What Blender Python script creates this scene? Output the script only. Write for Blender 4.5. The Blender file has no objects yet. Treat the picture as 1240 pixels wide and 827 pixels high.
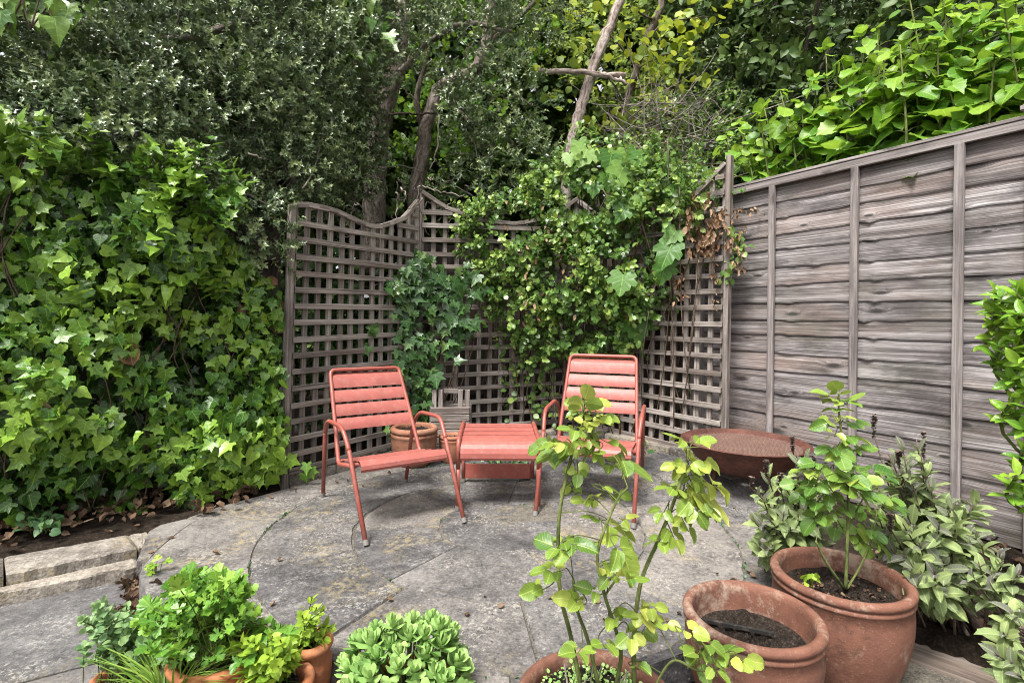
import bpy, math, random
import numpy as np
from mathutils import Vector, Matrix

random.seed(11)
rng = np.random.default_rng(11)
scene = bpy.context.scene
COL = scene.collection
R = math.radians
UP = Vector((0, 0, 1))

# ---------------------------------------------------------------- camera model
F, CH, ROLL = 630.0, 1.05, R(0.7)
CR, SR = math.cos(ROLL), math.sin(ROLL)

def ray(px, py):
    u, v = px - 620.0, py - 388.0
    return (u * CR + v * SR) / F, (-u * SR + v * CR) / F

def D(px, py, d):
    a, b = ray(px, py)
    return Vector((a * d, d, CH - b * d))

def G(px, py, z=0.0):
    a, b = ray(px, py)
    d = (CH - z) / b
    return Vector((a * d, d, z))

cam_d = bpy.data.cameras.new('camera')
cam = bpy.data.objects.new('camera', cam_d)
COL.objects.link(cam)
cam_d.sensor_width = 36.0
cam_d.lens = F / 1240.0 * 36.0
cam_d.shift_y = -25.5 / 1240.0
cam_d.clip_start = 0.02
cam_d.clip_end = 400
cam.matrix_world = Matrix.Translation((0, 0, CH)) @ Matrix.Rotation(R(90), 4, 'X') @ Matrix.Rotation(ROLL, 4, 'Z')
scene.camera = cam

# ---------------------------------------------------------------- helpers: objects
def tag(o, label=None, cat=None, group=None, kind=None):
    if label: o['label'] = label
    if cat: o['category'] = cat
    if group: o['group'] = group
    if kind: o['kind'] = kind
    return o

def empty(name, loc, label, cat, group=None, rz=0.0):
    o = bpy.data.objects.new(name, None)
    COL.objects.link(o)
    o.empty_display_size = 0.1
    o.location = loc
    o.rotation_euler = (0, 0, rz)
    tag(o, label, cat, group)
    return o

def wmat(o):
    m = Matrix.LocRotScale(o.location, o.rotation_euler, o.scale)
    return m if o.parent is None else wmat(o.parent) @ o.matrix_parent_inverse @ m

def place(o, parent):
    """parent o (built in world coordinates) so that it stays where it is"""
    if parent is not None:
        o.parent = parent
        o.matrix_parent_inverse = wmat(parent).inverted()

class MB:
    def __init__(s):
        s.v, s.f, s.uv = [], [], []
    def add(s, vs, fs, uvs=None):
        b = len(s.v)
        s.v += [tuple(p) for p in vs]
        for i, f in enumerate(fs):
            s.f.append([b + k for k in f])
            if uvs is None:
                s.uv.append([(vs[k][0], vs[k][1]) for k in f])
            else:
                s.uv.append([uvs[k] for k in f] if not isinstance(uvs[0], list) else uvs[i])
    def bar(s, p0, p1, w, t, nrm, jit=0.0):
        """board from p0 to p1, w across, t along nrm; uv runs along the board"""
        p0, p1, n = Vector(p0), Vector(p1), Vector(nrm).normalized()
        d = (p1 - p0); L = d.length; d.normalize()
        side = d.cross(n).normalized(); n = side.cross(d).normalized()
        vs = []
        for q in (p0, p1):
            for a, b in ((-1, -1), (1, -1), (1, 1), (-1, 1)):
                k = 1 + random.uniform(-jit, jit)
                vs.append(q + side * (a * w / 2 * k) + n * (b * t / 2))
        fs = [(3, 2, 1, 0), (4, 5, 6, 7), (0, 1, 5, 4), (1, 2, 6, 5), (2, 3, 7, 6), (3, 0, 4, 7)]
        o = random.uniform(0, 50); oo = random.uniform(0, 50)
        uv = []
        uv.append([(o, oo), (o, oo + w), (o + t, oo + w), (o + t, oo)])
        uv.append([(o, oo), (o, oo + w), (o + t, oo + w), (o + t, oo)])
        uv.append([(o, oo), (o, oo + w), (o + L, oo + w), (o + L, oo)])
        uv.append([(o, oo + w), (o, oo + w + t), (o + L, oo + w + t), (o + L, oo + w)])
        uv.append([(o, oo), (o, oo + w), (o + L, oo + w), (o + L, oo)])
        uv.append([(o, oo), (o, oo + t), (o + L, oo + t), (o + L, oo)])
        s.add(vs, fs, uv)
    def tube(s, pts, rad, seg=8, cap=True):
        pts = [Vector(p) for p in pts]
        n = len(pts)
        if not hasattr(rad, '__len__'): rad = [rad] * n
        T = []
        for i in range(n):
            a = pts[max(i - 1, 0)]; b = pts[min(i + 1, n - 1)]
            T.append((b - a).normalized())
        N = T[0].orthogonal().normalized()
        vs, uvs = [], []
        dist = 0.0
        o = random.uniform(0, 20)
        for i in range(n):
            if i: dist += (pts[i] - pts[i - 1]).length
            N = (N - T[i] * N.dot(T[i]))
            if N.length < 1e-6: N = T[i].orthogonal()
            N.normalize()
            B = T[i].cross(N)
            for k in range(seg):
                a = 2 * math.pi * k / seg
                vs.append(pts[i] + (N * math.cos(a) + B * math.sin(a)) * rad[i])
                uvs.append((o + dist, k / seg * 6.28 * max(rad[i], .003)))
        fs = []
        for i in range(n - 1):
            for k in range(seg):
                k2 = (k + 1) % seg
                fs.append((i * seg + k, i * seg + k2, (i + 1) * seg + k2, (i + 1) * seg + k))
        if cap:
            fs.append(tuple(reversed(range(seg))))
            fs.append(tuple(range((n - 1) * seg, n * seg)))
        s.add(vs, fs, uvs)
    def lathe(s, prof, seg=56, c=(0, 0, 0), close=False):
        c = Vector(c)
        n = len(prof)
        vs, uvs = [], []
        for (r, z) in prof:
            for k in range(seg):
                a = 2 * math.pi * k / seg
                vs.append(c + Vector((r * math.cos(a), r * math.sin(a), z)))
                uvs.append((k / seg * 1.2, z))
        fs = []
        for i in range(n - 1 if not close else n):
            j = (i + 1) % n
            for k in range(seg):
                k2 = (k + 1) % seg
                fs.append((i * seg + k, i * seg + k2, j * seg + k2, j * seg + k))
        s.add(vs, fs, uvs)
    def disc(s, r, z, c=(0, 0, 0), seg=56, bump=0.0, rings=5, seed=0):
        rr = random.Random(seed)
        c = Vector(c)
        vs = [c + Vector((0, 0, z + bump * rr.uniform(-1, 1)))]
        for i in range(1, rings + 1):
            for k in range(seg):
                a = 2 * math.pi * k / seg
                vs.append(c + Vector((r * i / rings * math.cos(a), r * i / rings * math.sin(a), z + (bump * rr.uniform(-1, 1) if i < rings else 0))))
        fs = [(0, 1 + k, 1 + (k + 1) % seg) for k in range(seg)]
        for i in range(rings - 1):
            for k in range(seg):
                k2 = (k + 1) % seg
                a, b = 1 + i * seg, 1 + (i + 1) * seg
                fs.append((a + k, b + k, b + k2, a + k2))
        s.add(vs, fs)
    def build(s, name, mat, parent=None, smooth=False, bevel=0.0):
        me = bpy.data.meshes.new(name)
        me.from_pydata(s.v, [], s.f)
        ul = me.uv_layers.new(name='UVMap')
        flat = [c for f in s.uv for uv in f for c in (uv[0], uv[1])]
        ul.data.foreach_set('uv', flat)
        me.materials.append(mat)
        if smooth:
            me.polygons.foreach_set('use_smooth', [True] * len(me.polygons))
        me.validate()
        o = bpy.data.objects.new(name, me)
        COL.objects.link(o)
        if parent is not None:
            place(o, parent)
        if bevel:
            b = o.modifiers.new('bevel', 'BEVEL'); b.width = bevel; b.segments = 2; b.limit_method = 'ANGLE'
            b.harden_normals = False
        return o

def curve(ctrl, n=8):
    """Catmull-Rom through control points"""
    P = [Vector(p) for p in ctrl]
    P = [P[0] * 2 - P[1]] + P + [P[-1] * 2 - P[-2]]
    out = []
    for i in range(1, len(P) - 2):
        for k in range(n):
            t = k / n
            a, b, c, d = P[i - 1], P[i], P[i + 1], P[i + 2]
            out.append(0.5 * ((2 * b) + (c - a) * t + (2 * a - 5 * b + 4 * c - d) * t * t + (3 * b - a - 3 * c + d) * t ** 3))
    out.append(P[-2])
    return out

def fillet(ctrl, r, n=6):
    """polyline with rounded corners"""
    P = [Vector(p) for p in ctrl]
    out = [P[0]]
    for i in range(1, len(P) - 1):
        a, b, c = P[i - 1], P[i], P[i + 1]
        d1, d2 = (a - b), (c - b)
        rr = min(r, d1.length * .49, d2.length * .49)
        s, e = b + d1.normalized() * rr, b + d2.normalized() * rr
        for k in range(n + 1):
            t = k / n
            out.append(s * (1 - t) ** 2 + b * 2 * t * (1 - t) + e * t * t)
    out.append(P[-1])
    return out

def interp(x, xs, ys):
    return float(np.interp(x, xs, ys))

def sstep(a, b, x):
    t = min(1, max(0, (x - a) / (b - a)))
    return t * t * (3 - 2 * t)

# ---------------------------------------------------------------- helpers: foliage
def tmpl_grid(wfun, rows=6, cols=5, fold=0.15, droop=0.25, wave=0.0, edge=0.0, serr=0.0):
    V, T, UV = [], [], []
    ss = np.linspace(-1, 1, cols)
    for i in range(rows + 1):
        y = i / rows
        w = wfun(y)
        for j, s in enumerate(ss):
            ww = w
            if serr and abs(s) == 1: ww = w * (1 + serr * (1 if i % 2 else -1))
            x = s * ww
            z = fold * abs(x) - droop * (y ** 2) + wave * math.sin(y * 9 + (2 if s > 0 else 0)) * abs(s) + edge * (s ** 2) * w
            V.append((x, y, z)); UV.append((x + 0.5, y))
    for i in range(rows):
        for j in range(cols - 1):
            a = i * cols + j
            T += [(a, a + 1, a + cols + 1), (a, a + cols + 1, a + cols)]
    return np.array(V), np.array(T), np.array(UV)

def tmpl_fan(outline, centre=(0, .38), fold=0.12, droop=0.25, wave=0.04):
    V = [(centre[0], centre[1], 0)] + [(x, y, 0) for x, y in outline]
    V = np.array(V, dtype=float)
    V[:, 2] = fold * np.abs(V[:, 0]) - droop * V[:, 1] ** 2 * np.sign(V[:, 1]) 
    V[1:, 2] += wave * np.cos(np.arange(len(outline)) * 2.4)
    n = len(outline)
    T = np.array([(0, 1 + k, 1 + (k + 1) % n) for k in range(n)])
    UV = np.stack([V[:, 0] + .5, V[:, 1]], 1)
    return V, T, UV

def mirror(half):
    """half outline from base (x>0) to tip -> full outline, counter-clockwise"""
    r = half
    l = [(-x, y) for x, y in reversed(half) if x > 1e-6]
    return r + l

def w_ov(a=.3, p=1.0, q=.75):       # ovate width
    m = max(((t / 50) ** q) * ((1 - t / 50) ** p) for t in range(51))
    return lambda y: max(0.004, a * (y ** q) * ((1 - y) ** p) / m)

T_OVATE = tmpl_grid(w_ov(.33, .8, .55), 6, 5, .22, .22)
T_ROSE = tmpl_grid(w_ov(.40, .62, .5), 8, 5, .16, .20, .02, .12, .05)
T_SMALL = tmpl_grid(w_ov(.30, .8, .6), 3, 3, .25, .2)
T_SMALLR = tmpl_grid(w_ov(.40, .6, .5), 4, 3, .2, .18)
T_HOLLY = tmpl_grid(w_ov(.20, .8, .6), 5, 3, .5, .25, 0.0, 0, .55)
T_BAY = tmpl_grid(w_ov(.19, .9, .8), 4, 3, .3, .15)
T_BAYBIG = tmpl_grid(w_ov(.22, .9, .8), 6, 5, .3, .2, .02)
T_SAGE = tmpl_grid(w_ov(.21, .55, .6), 6, 5, .3, .3, .012, .15)
T_CORD = tmpl_fan(mirror([(0.0, .06), (.16, -.08), (.36, .0), (.50, .2), (.53, .42), (.45, .64), (.3, .82), (.13, .94), (0, 1.05)]), (0, .3), .16, .3, .025)
T_CORD2 = tmpl_fan(mirror([(0.0, .05), (.16, -.06), (.38, .02), (.52, .22), (.47, .38), (.52, .52), (.36, .66), (.3, .8), (.12, .9), (0, 1.05)]), (0, .3), .22, .35, .04)
T_HAZEL = tmpl_fan(mirror([(0.0, .02), (.2, .02), (.4, .2), (.47, .45), (.4, .68), (.22, .84), (0, .97)]), (0, .42), .15, .2, .03)
T_IVY = tmpl_fan(mirror([(0.0, .10), (.14, -.03), (.34, -.06), (.48, .06), (.36, .20), (.44, .36), (.58, .56), (.36, .56), (.22, .66), (.11, .86), (0, 1.06)]), (0, .3), .26, .3, .045)
T_IVY2 = tmpl_fan(mirror([(0.0, .06), (.2, -.05), (.42, .06), (.46, .24), (.44, .44), (.28, .62), (.14, .86), (0, 1.02)]), (0, .3), .28, .38, .05)
T_IVY3 = tmpl_fan(mirror([(0.0, .1), (.12, .0), (.34, -.02), (.5, .10), (.34, .24), (.58, .52), (.28, .50), (.17, .64), (.08, .88), (0, 1.05)]), (0, .3), .16, .2, .02)
T_GRAPE = tmpl_fan(mirror([(0.0, .12), (.1, .0), (.25, -.12), (.46, -.02), (.56, .14), (.44, .24), (.62, .42), (.56, .58), (.38, .56), (.36, .74), (.2, .8), (.1, .98), (0, 1.02)]), (0, .34), .16, .3, .04)
T_CORDG = tmpl_grid(w_ov(.46, .48, .36), 8, 5, .14, .24, .03, .06, .03)
T_CURL = tmpl_grid(w_ov(.22, .7, .6), 5, 3, 1.1, -.35, .10)
T_LITTER = tmpl_grid(w_ov(.4, .7, .6), 5, 5, .5, -.3, .08, .3)
def _parsley():
    half = [(0, 0), (.05, .12), (.22, .12), (.42, .04), (.44, .16), (.6, .22), (.5, .34), (.52, .46), (.34, .44), (.2, .36), (.12, .42), (.24, .56), (.34, .58), (.3, .7), (.38, .82), (.2, .84), (.14, .98), (0, .9)]
    return tmpl_fan(mirror(half), (0, .3), .2, .25, .06)
T_PARS = _parsley()

def nrmz(a):
    return a / np.maximum(np.linalg.norm(a, axis=1, keepdims=True), 1e-9)

class Leaves:
    """collects leaf instances, builds ONE foliage mesh"""
    def __init__(s): s.b = []
    def add(s, tm, P, Y, N, S, T):
        P = np.asarray(P, float).reshape(-1, 3)
        if len(P) == 0: return
        Y = nrmz(np.asarray(Y, float).reshape(-1, 3)); N = np.asarray(N, float).reshape(-1, 3)
        N = nrmz(N - Y * np.sum(N * Y, 1, keepdims=True))
        X = np.cross(Y, N)
        S = np.broadcast_to(np.asarray(S, float), (len(P),)); T = np.broadcast_to(np.asarray(T, float), (len(P),))
        s.b.append((tm, P, X, Y, N, S, T))
    def one(s, tm, p, y, n, sc, t):
        s.add(tm, [tuple(p)], [tuple(y)], [tuple(n)], sc, t)
    def count(s): return sum(len(b[1]) for b in s.b)
    def build(s, name, mat, parent=None):
        VV, TT, UU, CC = [], [], [], []
        off = 0
        for (tm, P, X, Y, N, S, T) in s.b:
            V, F_, UV = tm
            k = len(P)
            curl = rng.normal(1.0, .45, (k, 1, 1))
            wx = rng.uniform(.85, 1.15, (k, 1, 1))
            W = (V[None, :, 0:1] * wx * X[:, None, :] + V[None, :, 1:2] * Y[:, None, :] + V[None, :, 2:3] * curl * N[:, None, :]) * S[:, None, None] + P[:, None, :]
            VV.append(W.reshape(-1, 3))
            TT.append((F_[None] + (np.arange(k) * len(V))[:, None, None] + off).reshape(-1, 3))
            UU.append(np.tile(UV, (k, 1)))
            CC.append(np.repeat(T, len(V)))
            off += k * len(V)
        V = np.concatenate(VV); T = np.concatenate(TT); U = np.concatenate(UU); C = np.concatenate(CC)
        me = bpy.data.meshes.new(name)
        me.vertices.add(len(V)); me.vertices.foreach_set('co', V.ravel().astype(np.float32))
        me.loops.add(len(T) * 3); me.loops.foreach_set('vertex_index', T.ravel().astype(np.int32))
        me.polygons.add(len(T)); me.polygons.foreach_set('loop_start', (np.arange(len(T)) * 3).astype(np.int32))
        me.polygons.foreach_set('use_smooth', np.ones(len(T), bool))
        ul = me.uv_layers.new(name='UVMap'); ul.data.foreach_set('uv', U[T.ravel()].ravel().astype(np.float32))
        at = me.attributes.new('tint', 'FLOAT', 'POINT'); at.data.foreach_set('value', C.astype(np.float32))
        me.update(); me.validate()
        me.materials.append(mat)
        o = bpy.data.objects.new(name, me); COL.objects.link(o)
        place(o, parent)
        return o

def sprigs(L, tm, P, Dr, length, n, size, out=60, up=.35, tint=(.5, .18), tiptint=.25, jit=.25, start=.1, opposite=False):
    """leaves along straight shoots, vectorised over the shoots"""
    P = np.asarray(P, float); Dr = nrmz(np.asarray(Dr, float)); N = len(P)
    if N == 0: return
    length = np.broadcast_to(np.asarray(length, float), (N,))
    ref = np.where(np.abs(Dr[:, 2:3]) > .9, np.array([[1., 0, 0]]), np.array([[0, 0, 1.]]))
    A = nrmz(np.cross(Dr, ref)); B = np.cross(Dr, A)
    az0 = rng.uniform(0, 6.28, N)
    base_t = rng.normal(tint[0], tint[1], N)
    for k in range(n):
        t = start + (1 - start) * (k + .5) / n
        if opposite: az = az0 + (k % 2) * math.pi + (k // 2) * math.pi / 2
        else: az = az0 + k * 2.39996
        az = az + rng.normal(0, .3, N)
        rad = A * np.cos(az)[:, None] + B * np.sin(az)[:, None]
        o = np.radians(out * (1 - .45 * t) + rng.normal(0, 12, N))[:, None]
        Y = Dr * np.cos(o) + rad * np.sin(o) + rng.normal(0, jit * .5, (N, 3))
        Nn = Dr * np.sin(o) - rad * np.cos(o) + np.array([[0, 0, up]]) + rng.normal(0, jit, (N, 3))
        S = size * rng.uniform(.7, 1.15, N) * (1 - .35 * abs(t - .5))
        Tn = base_t + tiptint * (t - .5) + rng.normal(0, .1, N)
        L.add(tm, P + Dr * (length * t)[:, None], Y, Nn, S, Tn)

def curtain(L, tms, P, Out, size, tint, spread=.8, upn=.5, jit=.35):
    """hanging leaves on a climbing surface: tips point down, faces look out and up"""
    P = np.asarray(P, float); Out = np.asarray(Out, float); n = len(P)
    Nn = Out + np.array([[0, 0, upn]]) + rng.normal(0, jit, (n, 3))
    a = rng.normal(0, spread, n)
    side = nrmz(np.cross(Out, np.array([[0, 0, 1.]])))
    Y = -np.array([[0, 0, 1.]]) * np.cos(a)[:, None] + side * np.sin(a)[:, None] + Out * rng.uniform(.05, .5, (n, 1))
    pick = rng.integers(0, len(tms), n)
    S = size * rng.lognormal(0, .25, n)
    for i, tm in enumerate(tms):
        m = pick == i
        if m.any(): L.add(tm, P[m], Y[m], Nn[m], S[m], tint[m])

def blob_shell(blobs, n, depth=.25, face=-.35, hemi=None):
    """points on the outer shell of a union of ellipsoids (c, rx, ry, rz); those facing well away from the terrace are skipped"""
    C = np.array([b[0] for b in blobs], float); RR = np.array([b[1] for b in blobs], float)
    area = (RR[:, 0] * RR[:, 1] * RR[:, 2]) ** (2 / 3)
    k = rng.choice(len(blobs), n * 3, p=area / area.sum())
    d = nrmz(rng.normal(0, 1, (n * 3, 3)))
    q = 1 - depth * rng.random(n * 3) ** 1.5
    bump = 1 + .10 * np.sin(d[:, 0] * 9 + k) * np.cos(d[:, 2] * 8 + k * 2) + .05 * np.sin(d[:, 2] * 21 + k * 3)
    P = C[k] + d * RR[k] * (q * bump)[:, None]
    Nn = nrmz(d / RR[k])
    keep = np.ones(len(P), bool)
    for j in range(len(blobs)):
        e = (((P - C[j]) / RR[j]) ** 2).sum(1)
        keep &= ~((e < .6) & (k != j))
    to = nrmz(np.array([[0, 0, 1.3]]) - P)
    keep &= (Nn * to).sum(1) > face
    P, Nn = P[keep][:n], Nn[keep][:n]
    return P, Nn
# ---------------------------------------------------------------- materials
class NT:
    def __init__(s, name):
        s.m = bpy.data.materials.new(name); s.m.use_nodes = True
        s.t = s.m.node_tree; s.t.nodes.clear()
        s.out = s.t.nodes.new('ShaderNodeOutputMaterial')
    def n(s, kind, **kw):
        nd = s.t.nodes.new(kind)
        ins = kw.pop('ins', {})
        for k, v in kw.items(): setattr(nd, k, v)
        for k, v in ins.items():
            if hasattr(v, 'node') or isinstance(v, bpy.types.NodeSocket): s.t.links.new(v, nd.inputs[k])
            else: nd.inputs[k].default_value = v
        return nd
    def math(s, op, a, b=0.0, c=None, clamp=False):
        ins = {0: a, 1: b}
        if c is not None: ins[2] = c
        return s.n('ShaderNodeMath', operation=op, use_clamp=clamp, ins=ins).outputs[0]
    def ramp(s, fac, stops, interp='LINEAR'):
        nd = s.n('ShaderNodeValToRGB', ins={'Fac': fac})
        cr = nd.color_ramp; cr.interpolation = interp
        while len(cr.elements) < len(stops): cr.elements.new(.5)
        for e, (p, c) in zip(cr.elements, stops):
            e.position = p; e.color = (c[0], c[1], c[2], 1) if hasattr(c, '__len__') else (c, c, c, 1)
        return nd.outputs['Color']
    def mix(s, fac, a, b, mode='MIX'):
        nd = s.n('ShaderNodeMix', data_type='RGBA', blend_type=mode)
        for idx, v in ((0, fac), (6, a), (7, b)):
            if isinstance(v, bpy.types.NodeSocket): s.t.links.new(v, nd.inputs[idx])
            elif idx == 0: nd.inputs[0].default_value = v
            else: nd.inputs[idx].default_value = (v[0], v[1], v[2], 1)
        return nd.outputs[2]
    def noise(s, vec, scale, detail=4, rough=.55, dist=0.0):
        return s.n('ShaderNodeTexNoise', ins={'Vector': vec, 'Scale': scale, 'Detail': detail, 'Roughness': rough, 'Distortion': dist}).outputs['Fac']
    def mapping(s, vec, scale=(1, 1, 1), loc=(0, 0, 0), rot=(0, 0, 0)):
        return s.n('ShaderNodeMapping', ins={'Vector': vec, 'Scale': scale, 'Location': loc, 'Rotation': rot}).outputs[0]
    def bump(s, h, strength=.3, dist=.01, normal=None):
        ins = {'Height': h, 'Strength': strength, 'Distance': dist}
        if normal is not None: ins['Normal'] = normal
        return s.n('ShaderNodeBump', ins=ins).outputs[0]
    def bsdf(s, col, rough=.6, normal=None, metal=0.0, spec=.5):
        ins = {'Base Color': col if isinstance(col, bpy.types.NodeSocket) else (*col, 1), 'Roughness': rough, 'Metallic': metal, 'Specular IOR Level': spec}
        if normal is not None: ins['Normal'] = normal
        return s.n('ShaderNodeBsdfPrincipled', ins=ins)
    def done(s, shader):
        s.t.links.new(shader.outputs[0], s.out.inputs['Surface']); return s.m
    def uv(s): return s.n('ShaderNodeTexCoord').outputs['UV']
    def obj(s): return s.n('ShaderNodeTexCoord').outputs['Object']
    def pos(s): return s.n('ShaderNodeNewGeometry').outputs['Position']

def leaf_mat(name, dark, mid, light, rough=.45, trans=.25, vein=.35, spec=.5, lat=7.0, veincol=None, brown=None):
    t = NT(name)
    at = t.n('ShaderNodeAttribute', attribute_name='tint').outputs['Fac']
    col = t.ramp(at, [(0.0, dark), (.45, mid), (1.0, light)] + ([] if brown is None else []))
    uv = t.uv()
    sx = t.n('ShaderNodeSeparateXYZ', ins={0: uv})
    ax = t.math('ABSOLUTE', t.math('SUBTRACT', sx.outputs[0], .5))
    mid_m = t.math('SUBTRACT', 1.0, t.math('MULTIPLY', ax, 45.0), clamp=True)
    fr = t.math('FRACT', t.math('MULTIPLY', t.math('SUBTRACT', sx.outputs[1], t.math('MULTIPLY', ax, .75)), lat))
    lat_m = t.math('SUBTRACT', 1.0, t.math('MULTIPLY', t.math('ABSOLUTE', t.math('SUBTRACT', fr, .5)), 12.0), clamp=True)
    m = t.math('MULTIPLY', t.math('MAXIMUM', mid_m, t.math('MULTIPLY', lat_m, .55)), vein)
    vc = veincol or tuple(min(1, c * 1.8 + .03) for c in light)
    pn = t.noise(t.pos(), 55, 3, .6)
    col = t.mix(t.ramp(pn, [(.35, 0), (.75, .45)]), col, tuple(c * .62 for c in mid), 'MIX')
    col = t.mix(m, col, vc)
    nb = t.bump(t.math('SUBTRACT', t.noise(t.pos(), 90, 2, .5), t.math('MULTIPLY', m, .8)), .22, .004)
    p = t.bsdf(col, rough, nb, 0, spec)
    tr = t.n('ShaderNodeBsdfTranslucent', ins={'Color': t.mix(.5, col, tuple(min(1, c * 1.5) for c in light))})
    mx = t.n('ShaderNodeMixShader', ins={0: trans})
    t.t.links.new(p.outputs[0], mx.inputs[1]); t.t.links.new(tr.outputs[0], mx.inputs[2])
    return t.done(mx)

def wood_mat(name, dark, mid, light, streak=60, rough=.85, bump=.5, knots=0.0, brown=(.16, .085, .045), brownamt=.25, green=0.0):
    t = NT(name)
    uv = t.uv()
    warp = t.noise(t.mapping(uv, (2.2, 9, 1)), 1.0, 3, .5)
    uv2 = t.n('ShaderNodeVectorMath', operation='ADD', ins={0: uv, 1: t.n('ShaderNodeCombineXYZ', ins={1: t.math('MULTIPLY', t.math('SUBTRACT', warp, .5), .012)}).outputs[0]}).outputs[0]
    h = None
    if knots:
        vo = t.n('ShaderNodeTexVoronoi', voronoi_dimensions='2D', ins={'Vector': t.mapping(uv, (2.3, 8.0, 1)), 'Scale': 1.0, 'Randomness': 1.0})
        kd = vo.outputs['Distance']
        cs = t.n('ShaderNodeSeparateColor', ins={0: vo.outputs['Color']})
        pick = t.ramp(cs.outputs[0], [(.60, 0), (.64, 1)])
        kd = t.math('DIVIDE', kd, t.math('ADD', .35, t.math('MULTIPLY', cs.outputs[1], 1.1)))
        kd = t.math('ADD', kd, t.math('MULTIPLY', t.math('SUBTRACT', t.noise(t.mapping(uv, (20, 60, 1)), 1.0, 3, .6), .5), .09))
        kd = t.math('ADD', kd, t.math('MULTIPLY', t.math('SUBTRACT', 1.0, pick), 3.0))
        kk = t.ramp(kd, [(0, 1), (.07, .9), (.16, .0)])
        uv2 = t.n('ShaderNodeVectorMath', operation='ADD', ins={0: uv2, 1: t.n('ShaderNodeCombineXYZ', ins={1: t.math('MULTIPLY', t.ramp(kd, [(0, 1), (.30, 0)], 'EASE'), .028)}).outputs[0]}).outputs[0]
    g1 = t.noise(t.mapping(uv2, (1.6, streak, 1)), 1.0, 8, .72)
    g2 = t.noise(t.mapping(uv2, (1.2, streak * .28, 1)), 1.0, 3, .6)
    big = t.noise(t.mapping(uv, (.9, 2.5, 1)), 1.3, 3, .55)
    f = t.math('ADD', t.math('MULTIPLY', g1, .65), t.math('MULTIPLY', g2, .35))
    col = t.ramp(f, [(.37, dark), (.50, mid), (.62, light)])
    col = t.mix(t.math('MULTIPLY', t.ramp(big, [(.45, 0), (.7, 1)]), brownamt), col, brown)
    rnd = t.n('ShaderNodeNewGeometry').outputs['Random Per Island']
    col = t.mix(1.0, col, t.ramp(rnd, [(0, (.72, .70, .70)), (.5, (.98, .97, .96)), (1, (1.18, 1.17, 1.16))]), 'MULTIPLY')
    spl = t.ramp(t.noise(t.mapping(uv2, (.9, streak * 1.3, 1)), 1.0, 2, .5), [(.66, 0), (.71, .75)])
    col = t.mix(spl, col, tuple(c * .5 for c in dark))
    stn = t.math('MULTIPLY', t.ramp(t.noise(t.mapping(uv, (2.2, 7, 1)), 1.0, 5, .65), [(.48, 0), (.64, 1)]), .72)
    col = t.mix(stn, col, dark)
    if knots:
        col = t.mix(t.math('MULTIPLY', kk, knots), col, tuple(c * .55 for c in dark))
        ring = t.math('FRACT', t.math('MULTIPLY', kd, 26))
        col = t.mix(t.math('MULTIPLY', t.ramp(kd, [(.02, 0), (.07, .5), (.22, 0)]), ring), col, tuple(c * .6 for c in dark))
    if green:
        gp = t.noise(t.pos(), 2.3, 4, .6)
        col = t.mix(t.math('MULTIPLY', t.ramp(gp, [(.52, 0), (.7, 1)]), green), col, (.07, .085, .035))
    p = t.bsdf(col, rough, t.bump(f, bump, .012), 0, .25)
    return t.done(p)

# stone of the terrace
def stone_mat(name, dark=(.032, .031, .031), mid=(.100, .095, .094), light=(.215, .205, .196), lich=.5):
    t = NT(name)
    p = t.pos()
    rnd = t.n('ShaderNodeNewGeometry').outputs['Random Per Island']
    off = t.n('ShaderNodeCombineXYZ', ins={2: t.math('MULTIPLY', rnd, 9.0)}).outputs[0]
    p = t.n('ShaderNodeVectorMath', operation='ADD', ins={0: p, 1: off}).outputs[0]
    a = t.noise(p, 2.6, 8, .68, .4)
    b = t.noise(p, 14, 6, .7)
    c = t.noise(p, 75, 3, .65)
    f = t.math('ADD', t.math('ADD', t.math('MULTIPLY', a, .38), t.math('MULTIPLY', b, .34)), t.math('MULTIPLY', c, .32))
    f = t.math('ADD', f, t.math('MULTIPLY', t.math('SUBTRACT', rnd, .5), .13))
    col = t.ramp(f, [(.38, dark), (.51, mid), (.64, light)])
    # yellowish lichen and pale crust, small dark pits
    l1 = t.math('MULTIPLY', t.ramp(t.noise(p, 3.4, 3, .5), [(.54, 0), (.66, 1)]), t.ramp(t.noise(p, 30, 4, .7), [(.46, 0), (.6, 1)]))
    col = t.mix(t.math('MULTIPLY', l1, lich), col, (.34, .28, .15))
    l2 = t.math('MULTIPLY', t.ramp(t.noise(p, 5.0, 3, .5), [(.46, 0), (.62, 1)]), t.ramp(t.noise(p, 62, 4, .75), [(.52, 0), (.60, 1)]))
    col = t.mix(t.math('MULTIPLY', l2, .6), col, (.38, .365, .33))
    vo = t.n('ShaderNodeTexVoronoi', ins={'Vector': p, 'Scale': 38.0})
    sp = t.math('MULTIPLY', t.ramp(vo.outputs['Distance'], [(.10, 1), (.22, 0)]), t.ramp(b, [(.5, 0), (.6, 1)]))
    col = t.mix(t.math('MULTIPLY', sp, .6), col, (.42, .40, .36))
    pits = t.ramp(t.noise(p, 48, 3, .6), [(.28, 1), (.36, 0)])
    col = t.mix(t.math('MULTIPLY', pits, .7), col, tuple(x * .5 for x in dark))
    tint = t.ramp(rnd, [(0, (.97, .97, 1.0)), (.5, (1, .985, .98)), (1, (1.05, 1.0, .94))])
    col = t.mix(1.0, col, tint, 'MULTIPLY')
    hgt = t.math('ADD', t.math('MULTIPLY', b, .6), t.math('MULTIPLY', c, .5))
    hgt = t.math('ADD', hgt, t.math('MULTIPLY', a, 1.2))
    pr = t.bsdf(col, .86, t.bump(hgt, .75, .016), 0, .3)
    return t.done(pr)

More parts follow.
